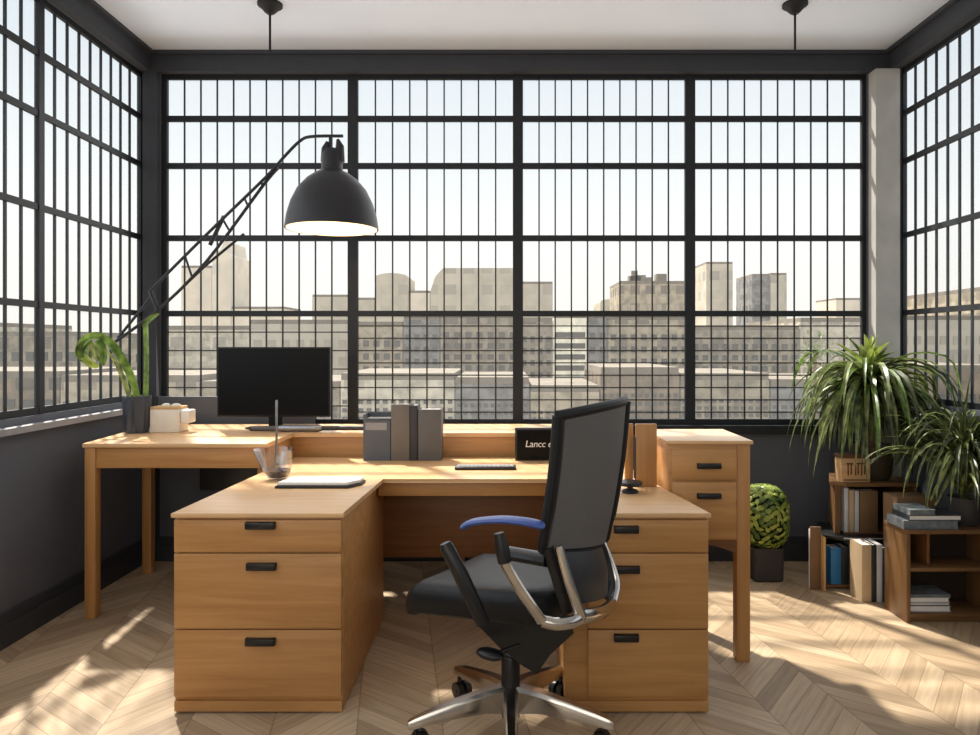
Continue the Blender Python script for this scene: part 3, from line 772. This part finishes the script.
# ------------------------------------------------------------------ round shrub
sh = thing('potted_shrub', 'round yellow green shrub in a dark pot on the floor below the window', 'shrub', (wx(764, 4.09), 4.09, 0))
rings = []
for hw, z in ((.082, .002), (.088, .01), (.092, .19), (.094, .195)): rings.append([Vector((x, y, z)) for x, y in rrect(hw, hw, .03)])
for hw, z in ((.082, .195), (.08, .17)): rings.append([Vector((x, y, z)) for x, y in rrect(hw, hw, .025)])
MB().loft(rings).build('pot', M['pot'], sh)
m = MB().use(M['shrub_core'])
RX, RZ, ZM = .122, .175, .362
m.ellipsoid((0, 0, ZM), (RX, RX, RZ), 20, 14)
m.use(M['leaf_yb'])
N = 300
for i in range(N):
    zz = 1 - 2 * (i + .5) / N; a = i * 2.39996
    r = math.sqrt(1 - zz * zz)
    nv = Vector((r * math.cos(a), r * math.sin(a), zz))
    # superellipsoid: squarish sides
    q = (abs(nv.x) ** 3 + abs(nv.y) ** 3 + abs(nv.z) ** 3) ** (-1 / 3)
    p = Vector((nv.x * RX * q, nv.y * RX * q, ZM + nv.z * RZ * q))
    m.use(M['leaf_yb'] if random.random() < .72 else M['leaf_b'])
    tng = nv.orthogonal().normalized(); ang = random.uniform(0, 2 * PI)
    tng = (Matrix.Rotation(ang, 3, nv) @ tng)
    l = random.uniform(.02, .03)
    blade(m, [p - tng * l - nv * .004, p - tng * l * .3 + nv * .008, p + tng * l * .5 + nv * .009, p + tng * l * 1.15 - nv * .001], l * 1.15, -.15, up=nv)
m.build('foliage', None, sh, recalc=False)

# ------------------------------------------------------------------ bookcases
def board(t, n, dims, mat, bev=.002): return sub(MB().box(*dims, bev=bev).build(n, mat, t))
# low case B (right edge)
by0, by1, bx0, bx1 = 3.42, 3.62, 1.962, 2.40
B = thing('bookcase', 'brown two shelf bookcase nearest the right edge with books stacked on top', 'bookcase', (2.18, 3.5, 0))
bt = wz(530, 3.42)
board(B, 'side_panel', (bx0, bx0 + .02, by0, by1, 0, bt - .0205), M['brown_wood_z'])
board(B, 'side_panel', (bx1 - .02, bx1, by0, by1, 0, bt - .0205), M['brown_wood_z'])
board(B, 'top', (bx0 - .003, bx1, by0 - .003, by1, bt - .02, bt), M['brown_wood'])
board(B, 'shelf', (bx0 + .0205, bx1 - .0205, by0 + .004, by1 - .015, wz(572, 3.42), wz(568, 3.42)), M['brown_wood'])
board(B, 'shelf', (bx0 + .0205, bx1 - .0205, by0 + .004, by1 - .015, .03, .045), M['brown_wood'])
board(B, 'plinth', (bx0 + .0205, bx1 - .0205, by0 + .02, by0 + .035, .0, .0295), M['brown_wood'])
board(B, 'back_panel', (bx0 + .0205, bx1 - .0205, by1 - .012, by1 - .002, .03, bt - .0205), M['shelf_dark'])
board(B, 'divider', (wx(927, 3.45), wx(930, 3.45), by0 + .03, by1 - .015, wz(567.4, 3.42), bt - .0205), M['oak_dark'])
# low dark case A
ax0, ax1, ay0, ay1 = wx(824, 3.886), 2.36, 3.886, 4.22
A = thing('bookcase', 'low black topped bookcase under the narrow upper case in the right corner', 'bookcase', (2.05, 4.05, 0))
at = wz(537, 3.886)
ptop = [(ax0 - .01, ay0 + .07), (ax0 + .10, ay0 - .02), (ax1, ay0 - .02), (ax1, ay1), (ax0 + .11, ay1)]
sub(MB().prism(ptop, at - .018, at, bev=.003).build('top', M['black'], A))
board(A, 'edge_highlight', (ax0 + .10, ax1, ay0 - .0235, ay0 - .0205, at - .006, at + .0005), M['ledge_white'], 0)  # pale strip stands in for the highlight along the top's edge
sub(MB().prism([(ax0, ay0 + .075), (ax0 + .015, ay0 + .075), (ax0 + .13, ay1), (ax0 + .115, ay1)], 0, at - .0185).build('side_panel', M['black_matte'], A))
board(A, 'side_panel', (ax1 - .015, ax1, ay0, ay1, 0, at - .0185), M['black_matte'])
sub(MB().prism([(ax0 + .016, ay0 + .01), (ax1 - .016, ay0 + .01), (ax1 - .016, ay1), (ax0 + .131, ay1), (ax0 + .016, ay0 + .078)], .012, .026).build('shelf', M['brown_wood'], A))
board(A, 'back_panel', (ax0 + .132, ax1 - .0155, ay1 - .012, ay1, .0265, at - .0185), M['black_matte'])
# upper case
ux0, ux1, uy0, uy1 = wx(835, 3.95), 2.32, 3.95, 4.24
Uc = thing('bookcase', 'narrow brown upper bookcase carrying the tall spider plant', 'bookcase', (2.05, 4.1, at))
ut = wz(483, 3.92)
sub(MB().prism([(ux0 - .02, uy0 + .03), (ux0 + .05, uy0 - .03), (ux1, uy0 - .03), (ux1, uy1), (ux0 + .10, uy1)], ut - .022, ut, bev=.003).build('top', M['brown_wood'], Uc))
sub(MB().prism([(ux0, uy0), (ux0 + .03, uy0), (ux0 + .11, uy1), (ux0 + .10, uy1)], at + .0005, ut - .0225).build('side_panel', M['brown_wood_z'], Uc))
board(Uc, 'side_panel', (ux1 - .02, ux1, uy0, uy1, at + .0005, ut - .0225), M['brown_wood_z'])
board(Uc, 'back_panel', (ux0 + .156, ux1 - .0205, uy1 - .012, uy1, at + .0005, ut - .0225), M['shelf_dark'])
sub(MB().prism([(ux0 + .046, uy0), (ux1 - .0205, uy0), (ux1 - .0205, uy1 - .0125), (ux0 + .152, uy1 - .0125)], at + .0005, at + .008).build('bottom', M['brown_wood'], Uc))

def book(label, x0, x1, y0, y1, z0, z1, mat, group, upright=True, cat='book'):
    t = thing('book', label, cat, ((x0 + x1) / 2, (y0 + y1) / 2, z0), 0, group)
    o = Vector(t.location)
    m = MB()
    def b(m, a0, a1, b0, b1, c0, c1, bev=0): m.box(a0 - o.x, a1 - o.x, b0 - o.y, b1 - o.y, c0 - o.z, c1 - o.z, bev=bev)
    if upright:
        th = min(.003, (x1 - x0) * .2)
        b(m, x0, x1, y0, y0 + .003, z0, z1, .001); b(m, x0, x0 + th, y0 + .003, y1, z0, z1); b(m, x1 - th, x1, y0 + .003, y1, z0, z1)
        m.build('cover', mat, t)
        m = MB(); b(m, x0 + th + .0003, x1 - th - .0003, y0 + .0035, y1 - .004, z0 + .003, z1 - .004); m.build('pages', M['paper'], t)
    else:
        th = .003
        b(m, x0, x1, y0, y1, z0, z0 + th); b(m, x0, x1, y0, y1, z1 - th, z1); b(m, x0, x0 + .003, y0, y1, z0 + th, z1 - th)
        m.build('cover', mat, t)
        m = MB(); b(m, x0 + .0035, x1 - .004, y0 + .004, y1 - .004, z0 + th + .0003, z1 - th - .0003); m.build('pages', M['paper'] if mat is not M['book_grey'] else M['book_grey'], t)
    return t
# books in upper case
ud = 3.955
g = 'books in the narrow upper case'
for (p0, p1, mat, py, lab) in ((844.5, 848.5, M['book_white'], 488, 'thin white book at the left end of the narrow upper case'),
                               (849.5, 854, M['book_beige'], 490, 'thin beige book between two white books in the upper case'),
                               (855, 859, M['book_white'], 491, 'thin white book next to the thick brown binder in the upper case'),
                               (860, 878, M['card'], 491, 'thick brown binder in the narrow upper case')):
    book(lab, wx(p0, ud), wx(p1, ud), ud, ud + .08, at + .0085, wz(py, ud), mat, g)
# books in low case
ld = 3.90
g = 'books in the low black case'
for (p0, p1, mat, py, lab) in ((831, 841, M['book_blue'], 548, 'bright blue book in the low black bookcase'),
                               (841.5, 848, M['book_dark'], 547, 'dark grey book touching the bright blue book'),
                               (848.5, 856, M['book_dark'], 545, 'dark book between the dark grey book and the teal book'),
                               (856.5, 861, M['book_teal'], 544, 'thin teal book in the low black bookcase')):
    book(lab, wx(p0, ld), wx(p1, ld), ld, ld + .09, .0265, wz(py, ld), mat, g)
g = 'books standing on the floor by the low case'
fd2 = 3.70
for (p0, p1, mat, py, lab, dd) in ((862, 871.5, M['book_beige'], 545, 'tall beige book standing on the floor beside the low black case', 3.70),
                                   (872, 876.5, M['book_dark'], 545, 'narrow black book between the beige and the white floor books', 3.70),
                                   (877, 882.5, M['book_white'], 545, 'pale white book standing on the floor by the brown bookcase', 3.70),
                                   (883, 886.5, M['book_navy'], 548, 'thin navy book squeezed against the brown bookcase side', 3.70)):
    book(lab, wx(p0, dd), wx(p1, dd), dd, dd + .13, .001, wz(py, dd), mat, g)
# cardboard folder left of case
fo = 3.89
f1 = thing('folder', 'upright tan cardboard folder standing on the floor left of the low black case', 'folder', (wx(817, fo), fo, 0))
k = fo / F
MB().box(-6.5 * k, 4 * k, 0, .012, .001, wz(527, fo), bev=.002).build('front_cover', M['card'], f1)
MB().box(4.2 * k, 6.5 * k, -.03, .04, .001, wz(536, fo), bev=.002).build('spine', M['tan'], f1)
MB().box(-6 * k, 4 * k, .0125, .03, .001, wz(530, fo)).build('papers', M['paper'], f1)
# stack in case B lower shelf
g = 'books stacked flat in the brown bookcase'
zz = .0455
for i, (h, mat, lab) in enumerate(((.028, M['book_white'], 'white book at the bottom of the pile in the brown bookcase'), (.016, M['book_dark'], 'thin dark grey book second from the bottom of the shelf pile'), (.024, M['book_white'], 'white book second from the top of the shelf pile'), (.014, M['book_grey'], 'grey book lying on top of the shelf pile'), )):
    book(lab, wx(909, 3.45) + .004 * (i % 2), wx(951, 3.45) - .003 * (i % 3), 3.45, 3.59, zz, zz + h, mat, g, False); zz += h + .0005
# books on top of B
g = 'books piled on top of the brown bookcase'
zz = bt + .0005
for (p0, p1, h, mat, lab) in ((903.5, 959, .042, M['book_grey'], 'large thick grey book at the bottom of the pile on the brown bookcase'),
                              (909, 962, .026, M['book_dark'], 'dark grey book in the middle of the pile on the brown bookcase'),
                              (910, 936, .026, M['book_grey'], 'small grey book on top of the pile on the brown bookcase')):
    book(lab, wx(p0, 3.43), wx(p1, 3.43), 3.43, 3.58, zz, zz + h, mat, g, False); zz += h + .0005
tag(MB().box(wx(893, 3.70), wx(931, 3.70), 3.66, 3.80, .0, wz(495, 3.72), bev=.004).build('cardboard_box', M['card']), 'tall brown cardboard box behind the book pile on the brown bookcase', 'box')

# carved wooden box
wb = thing('carved_box', 'small pale wooden box with dark carved front beside the spider plant pot', 'box', (wx(856.5, 3.935), 3.935, ut))
k = 3.935 / F
MB().box(-15 * k, 14 * k, 0, .08, .0005, 24 * k, bev=.003).build('box_body', M['pale_wood'], wb)
MB().box(-16 * k, 15.5 * k, -.004, .085, 24 * k + .0005, 27.5 * k, bev=.003).build('lid', M['carve'], wb)
m = MB()
for i, xx in enumerate((-9, -6, -1.5, 1.0, 4.5, 7.5)): m.box(xx * k, xx * k + .007, -.002, .001, (7 + i % 2) * k, (19 - (i % 3)) * k)
m.box(-10 * k, -3.5 * k, -.002, .001, 18 * k, 19.5 * k); m.box(0, 9 * k, -.002, .001, 18.3 * k, 19.6 * k)
m.box(-13 * k, 12 * k, -.0015, .001, 2 * k, 3 * k)
m.build('carving', M['carve'], wb, smooth=False)

# ------------------------------------------------------------------ big plants
def inside(v):
    v.x = min(v.x, XR - .02); v.y = min(v.y, YB - .07)
def droopy(m, c, n, lmin, lmax, wmin, wmax, az=(0, 2 * PI), el=(.2, 1.1), sag=1.6, mats=None, clamp=None, floor=-9):
    for i in range(n):
        a = az[0] + (az[1] - az[0]) * (i + random.random()) / n; e = random.uniform(*el)
        L = random.uniform(lmin, lmax); w = random.uniform(wmin, wmax)
        d = Vector((math.cos(a) * math.cos(e), math.sin(a) * math.cos(e), math.sin(e)))
        p = c + Vector((random.uniform(-.02, .02), random.uniform(-.02, .02), random.uniform(-.05, .05)))
        path = [p]; steps = 9
        for k in range(steps):
            d = (d + Vector((0, 0, -sag * (.35 + .09 * k) / steps * 2.2)) + Vector((random.uniform(-.05, .05), random.uniform(-.05, .05), 0))).normalized()
            p = p + d * L / steps
            if p.z < floor: p.z = floor + random.uniform(0, .01)
            path.append(p)
        m.use(random.choice(mats)); blade(m, path, w, .28, clamp=clamp)
pc = Vector((wx(872, 4.06), 4.06, ut))
sp = thing('spider_plant', 'large arching spider plant in a dark brown pot on the narrow upper bookcase', 'plant', pc)
MB().lathe([(.085, .0005), (.1, .02), (.118, .19), (.122, .2), (.11, .2), (.105, .17)], n=28).build('pot', M['pot_brown'], sp)
MB().lathe([(.0, .171), (.1045, .171), (.1045, .176), (0, .18)], n=20, cap=False).build('soil', M['soil'], sp)
MB().tube([(0, 0, .175), (.0, 0, .3), (-.005, 0, .5)], [.02, .018, .012], 10).build('stem', M['card'], sp)
cl = lambda v: inside_rel(v, pc)
def inside_rel(v, o):
    v.x = min(v.x, XR - .015 - o.x); v.y = min(v.y, YB - .07 - o.y)
m = MB()
mats = [M['leaf'], M['leaf'], M['leaf_b'], M['leaf_d']]
cc = Vector((-.02, 0, .545))
droopy(m, cc, 120, .46, .72, .022, .036, el=(.1, .95), sag=1.85, mats=mats, clamp=cl)
droopy(m, cc + Vector((0, 0, -.06)), 80, .34, .60, .022, .034, el=(-.1, .6), sag=2.2, mats=mats, clamp=cl)
droopy(m, cc + Vector((0, 0, .04)), 30, .17, .27, .038, .052, el=(.8, 1.45), sag=.35, mats=[M['leaf'], M['leaf_b'], M['leaf_yb']], clamp=cl)
droopy(m, cc, 40, .24, .4, .026, .04, el=(.5, 1.2), sag=1.6, mats=mats, clamp=cl)
m.build('foliage', None, sp, recalc=False)
# second plant
p2 = Vector((2.315, 3.53, bt))
sp2 = thing('grassy_plant', 'dark grassy plant with long thin leaves on the brown bookcase at the right edge', 'plant', p2)
MB().lathe([(.055, .0005), (.066, .02), (.076, .13), (.078, .14), (.07, .14), (.066, .12)], n=24).build('pot', M['pot'], sp2)
MB().lathe([(.0, .121), (.0655, .121), (.0655, .124), (0, .128)], n=20, cap=False).build('soil', M['soil'], sp2)
cl2 = lambda v: inside_rel(v, p2)
m = MB()
mats = [M['leaf_d'], M['leaf_d'], M['leaf'], M['leaf_d']]
c2 = Vector((0, 0, .16))
droopy(m, c2, 90, .40, .62, .012, .022, el=(.9, 1.45), sag=1.2, mats=mats, clamp=cl2)
droopy(m, c2 + Vector((0, 0, .20)), 110, .30, .50, .012, .022, el=(.55, 1.35), sag=2.2, mats=mats, clamp=cl2)
for pts in (((935, 505), (950, 475), (965, 445), (980, 420)), ((930, 500), (940, 480), (952, 455), (962, 443))):
    m.use(M['leaf']); blade(m, smoothpath([pt(px, py, 3.40) - p2 for px, py in pts], 4), .02, .2, clamp=cl2, up=Vector((.2, -1, .3)))
m.build('foliage', None, sp2, recalc=False)

# ------------------------------------------------------------------ city outside
GZ = -14.0
struct(MB().box(-260, 260, 8, 300, GZ - .5, GZ).build('ground', plain('street', rgb(150, 142, 130), .95, vary=.15, scale=.2), smooth=False))
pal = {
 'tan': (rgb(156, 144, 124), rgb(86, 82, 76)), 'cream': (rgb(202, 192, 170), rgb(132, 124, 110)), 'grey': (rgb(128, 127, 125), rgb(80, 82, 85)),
 'ivory': (rgb(246, 236, 206), rgb(206, 194, 166)), 'brown': (rgb(134, 118, 98), rgb(74, 70, 64)), 'sand': (rgb(178, 164, 140), rgb(106, 98, 88)), 'pale': (rgb(190, 180, 162), rgb(152, 145, 133)), 'haze': (rgb(204, 190, 168), rgb(190, 180, 164)),  # pale and haze tones are lightened to imitate distance haze
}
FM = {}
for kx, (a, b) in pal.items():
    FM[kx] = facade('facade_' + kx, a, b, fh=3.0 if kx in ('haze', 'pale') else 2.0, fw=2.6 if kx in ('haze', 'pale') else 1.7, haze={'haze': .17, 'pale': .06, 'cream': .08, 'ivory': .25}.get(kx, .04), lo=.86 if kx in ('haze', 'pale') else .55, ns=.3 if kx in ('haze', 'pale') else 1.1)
M['roof'] = plain('roof_grey', rgb(128, 118, 104), .9, vary=.2, scale=.8)
M['win'] = plain('far_window', rgb(84, 82, 80), .4, vary=.2, scale=.5)
M['win_l'] = plain('far_window_pale', rgb(176, 166, 150), .6, vary=.1, scale=.5)
win_mesh = {}
def wmesh(w, h, mat):
    key = (round(w, 2), round(h, 2), mat.name)
    if key not in win_mesh:
        o = MB().box(-w / 2, w / 2, -.06, .0, -h / 2, h / 2).build('window', mat, smooth=False)
        win_mesh[key] = o.data; bpy.data.objects.remove(o)
    return win_mesh[key]
def building(label, px0, px1, py, D, pal_, cols=0, rows=0, kind='flat', wf=.55, depth=None, win='win', group='city buildings outside'):
    x0, x1, z1 = wx(px0, D), wx(px1, D), wz(py, D)
    dp = depth or (7.5 if D < 50 else 12 if D < 70 else 8)
    t = thing('city_building', label, 'building', ((x0 + x1) / 2, D, GZ), 0, group)
    hw = (x1 - x0) / 2 - .04; H = z1 - GZ
    if kind == 'round':
        prof = [(-hw, 0), (hw, 0), (hw, H - hw * .25)] + [(hw * math.cos(a), H - hw * .25 + hw * .25 * math.sin(a)) for a in [PI * i / 10 for i in range(1, 10)]] + [(-hw, H - hw * .25)]
    elif kind == 'chamfer':
        prof = [(-hw, 0), (hw, 0), (hw, H), (-hw * .72, H), (-hw * .9, H - hw * .2), (-hw, H - hw * .5)]
    elif kind == 'spire':
        prof = [(-hw, 0), (hw, 0), (hw, H * .93), (hw * .5, H * .95), (hw * .35, H), (-hw * .1, H * .955), (-hw, H * .93)]
    else:
        prof = [(-hw, 0), (hw, 0), (hw, H), (-hw, H)]
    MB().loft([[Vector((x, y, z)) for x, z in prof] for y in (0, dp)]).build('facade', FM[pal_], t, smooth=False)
    if kind == 'flat':
        m = MB(); c = -.02
        m.box(-hw - c, hw + c, -c, dp + c, H + .001, H + .35)
        m.build('roof', M['roof'], t, smooth=False)
        if 'cluttered' in label:
            m = MB()
            for q in range(6):
                xx = random.uniform(-hw * .7, hw * .7); s = random.uniform(.2, .6)
                m.box(xx - s, xx + s, dp * .2, dp * .2 + 2 * s, H + .352, H + .35 + random.uniform(.5, 1.5))
            m.build('roof_hut', M['roof'], t, smooth=False)
    zlo = max(wz(440, D), GZ + .5) - GZ
    if cols and rows:
        w = 2 * hw / cols * wf; zt = H - .9; h = (zt - zlo) / rows * .48
        me = wmesh(w, h, M[win])
        for r in range(rows):
            for c in range(cols):
                o = bpy.data.objects.new('window', me); C.objects.link(o); o.parent = t
                o.location = (-hw + 2 * hw * (c + .5) / cols, -.003, zlo + (zt - zlo) * (r + .5) / rows)
    return t
# far hazy skyline
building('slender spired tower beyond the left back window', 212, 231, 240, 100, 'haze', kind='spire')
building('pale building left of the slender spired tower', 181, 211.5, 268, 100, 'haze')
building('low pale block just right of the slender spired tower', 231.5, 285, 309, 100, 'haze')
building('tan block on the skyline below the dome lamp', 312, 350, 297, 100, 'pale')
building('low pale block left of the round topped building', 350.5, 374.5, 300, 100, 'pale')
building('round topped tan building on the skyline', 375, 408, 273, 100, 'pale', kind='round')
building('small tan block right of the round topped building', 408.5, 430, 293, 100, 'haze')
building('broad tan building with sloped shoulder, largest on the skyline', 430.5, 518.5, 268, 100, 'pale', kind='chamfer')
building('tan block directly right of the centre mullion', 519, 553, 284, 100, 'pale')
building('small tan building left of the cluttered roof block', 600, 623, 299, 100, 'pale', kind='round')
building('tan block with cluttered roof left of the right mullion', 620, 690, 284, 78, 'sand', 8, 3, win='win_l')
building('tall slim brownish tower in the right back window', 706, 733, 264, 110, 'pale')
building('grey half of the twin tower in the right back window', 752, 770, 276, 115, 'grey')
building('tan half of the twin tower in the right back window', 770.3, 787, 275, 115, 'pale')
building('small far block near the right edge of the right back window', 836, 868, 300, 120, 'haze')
# middle row
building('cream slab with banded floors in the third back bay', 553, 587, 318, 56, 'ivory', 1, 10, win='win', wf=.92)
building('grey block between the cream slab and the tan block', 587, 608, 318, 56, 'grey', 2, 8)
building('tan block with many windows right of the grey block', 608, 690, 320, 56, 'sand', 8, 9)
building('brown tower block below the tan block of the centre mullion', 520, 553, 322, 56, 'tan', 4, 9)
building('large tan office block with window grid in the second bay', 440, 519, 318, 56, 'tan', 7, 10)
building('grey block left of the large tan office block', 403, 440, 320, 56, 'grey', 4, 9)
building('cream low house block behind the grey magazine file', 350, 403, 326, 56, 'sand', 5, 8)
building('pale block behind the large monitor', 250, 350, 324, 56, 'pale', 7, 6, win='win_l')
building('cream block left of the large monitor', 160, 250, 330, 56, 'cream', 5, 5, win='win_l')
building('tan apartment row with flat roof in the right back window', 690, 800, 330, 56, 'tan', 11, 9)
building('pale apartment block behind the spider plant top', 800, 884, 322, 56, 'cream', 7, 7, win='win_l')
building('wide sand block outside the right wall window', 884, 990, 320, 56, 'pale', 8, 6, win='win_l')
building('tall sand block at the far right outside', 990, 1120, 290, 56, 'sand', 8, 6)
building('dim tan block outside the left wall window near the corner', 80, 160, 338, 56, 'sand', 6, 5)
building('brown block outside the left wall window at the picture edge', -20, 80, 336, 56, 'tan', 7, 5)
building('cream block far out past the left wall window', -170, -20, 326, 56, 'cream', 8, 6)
# nearest low row
building('low grey house in front of the large tan office block', 455, 530, 384, 36, 'grey', 11, 5)
building('low sand house in front of the cream slab', 530, 600, 392, 36, 'sand', 10, 5)
building('low brown house below the many windowed tan block', 600, 680, 374, 36, 'brown', 11, 6)
building('low tan house in front of the apartment row', 680, 770, 380, 36, 'tan', 12, 6)
building('low grey house behind the spider plant', 770, 870, 386, 36, 'grey', 11, 5)
building('low cream house behind the grey files', 340, 455, 380, 36, 'cream', 14, 5)
building('low tan house behind the monitor base', 200, 340, 388, 36, 'tan', 13, 5)
building('low sand house behind the dark blue vase', 60, 200, 382, 36, 'sand', 12, 5)
building('low brown house outside the left ledge', -120, 60, 378, 36, 'brown', 9, 3)
building('low tan house outside the right ledge', 870, 1010, 372, 36, 'brown', 9, 3)
# tree outside the right back bay
trd = 24
tr = thing('street_tree', 'small green tree outside the window left of the spider plant', 'tree', (wx(815, trd), trd, GZ))
hz = wz(355, trd) - GZ
MB().tube([(0, 0, 0), (.05, 0, hz * .6), (0, 0, hz)], [.18, .12, .05], 8).build('trunk', M['card'], tr)
m = MB()
for i in range(170):
    c = Vector((random.gauss(0, .26), random.gauss(0, .3), hz + random.gauss(0, .32)))
    d = Vector((random.uniform(-1, 1), random.uniform(-1, 1), random.uniform(-.6, .8))).normalized() * random.uniform(.12, .24)
    m.use(random.choice([M['leaf'], M['leaf_b']])); blade(m, [c, c + d * .5, c + d], .1, .2)
m.build('crown', None, tr, recalc=False)

# ------------------------------------------------------------------ world and light
w = bpy.data.worlds.new('World'); S.world = w; w.use_nodes = True
nt = w.node_tree; bgn = nt.nodes['Background']
tc = nd(nt, 'ShaderNodeTexCoord'); spx = nd(nt, 'ShaderNodeSeparateXYZ'); nt.links.new(tc.outputs['Generated'], spx.inputs[0])
col = ramp(nt, spx.outputs[2], [(0, (.94, .90, .83, 1)), (.06, (.96, .93, .88, 1)), (.16, (.95, .955, .95, 1)), (.27, (.82, .87, .905, 1)), (.40, (.70, .78, .86, 1)), (1, (.5, .65, .85, 1))])
nt.links.new(col, bgn.inputs[0]); bgn.inputs[1].default_value = 1.05

def lamp_obj(name, kind, loc, rot, energy, color, **kw):
    l = bpy.data.lights.new(name, kind); l.energy = energy; l.color = color
    for k_, v in kw.items(): setattr(l, k_, v)
    o = bpy.data.objects.new(name, l); C.objects.link(o); o.location = loc
    o.rotation_euler = rot; return o
def aim(d): return Vector(d).normalized().to_track_quat('-Z', 'Y').to_euler()
lamp_obj('sun', 'SUN', (0, 0, 10), aim((.31, -.50, -.80)), 10.0, (1, .92, .82), angle=math.radians(2.2))
lamp_obj('window_light_back', 'AREA', (0, YB - .1, 2.0), aim((0, -1, -.1)), 30, (1, .97, .93), shape='RECTANGLE', size=4.4, size_y=2.1)
lamp_obj('window_light_left', 'AREA', (XL + .1, 1.6, 2.05), aim((1, 0, -.1)), 30, (.95, .97, 1), shape='RECTANGLE', size=4.8, size_y=2.0)
lamp_obj('window_light_right', 'AREA', (XR - .12, 1.2, 2.05), aim((-1, 0, -.1)), 5, (.95, .97, 1), shape='RECTANGLE', size=4.0, size_y=2.0)
lamp_obj('fill_light', 'AREA', (-.5, -1.6, 1.8), aim((0, 1, -.12)), 29, (1, .94, .86), shape='RECTANGLE', size=3.0, size_y=1.6)  # unseen fill lamp added behind the camera to brighten the desk fronts
lamp_obj('bulb_light', 'POINT', (sc.x, sc.y, 2.04), (0, 0, 0), 3, (1, .80, .55), shadow_soft_size=.04)

# ------------------------------------------------------------------ camera
cam = bpy.data.cameras.new('Camera'); co = bpy.data.objects.new('Camera', cam); C.objects.link(co)
cam.sensor_fit = 'HORIZONTAL'; cam.sensor_width = 36.0; cam.lens = 36.0 * F / 980.0
co.location = (0, 0, EYE); co.rotation_euler = (PI / 2, 0, 0)
cam.shift_x = (490.0 - CX) / 980.0; cam.shift_y = (HY - 367.5) / 980.0
cam.clip_start = .05; cam.clip_end = 600
S.camera = co
S.view_settings.view_transform = 'Standard'
S.view_settings.look = 'None'
S.view_settings.exposure = 0
S.cycles.max_bounces = 8; S.cycles.transparent_max_bounces = 12
S.cycles.sample_clamp_indirect = 4
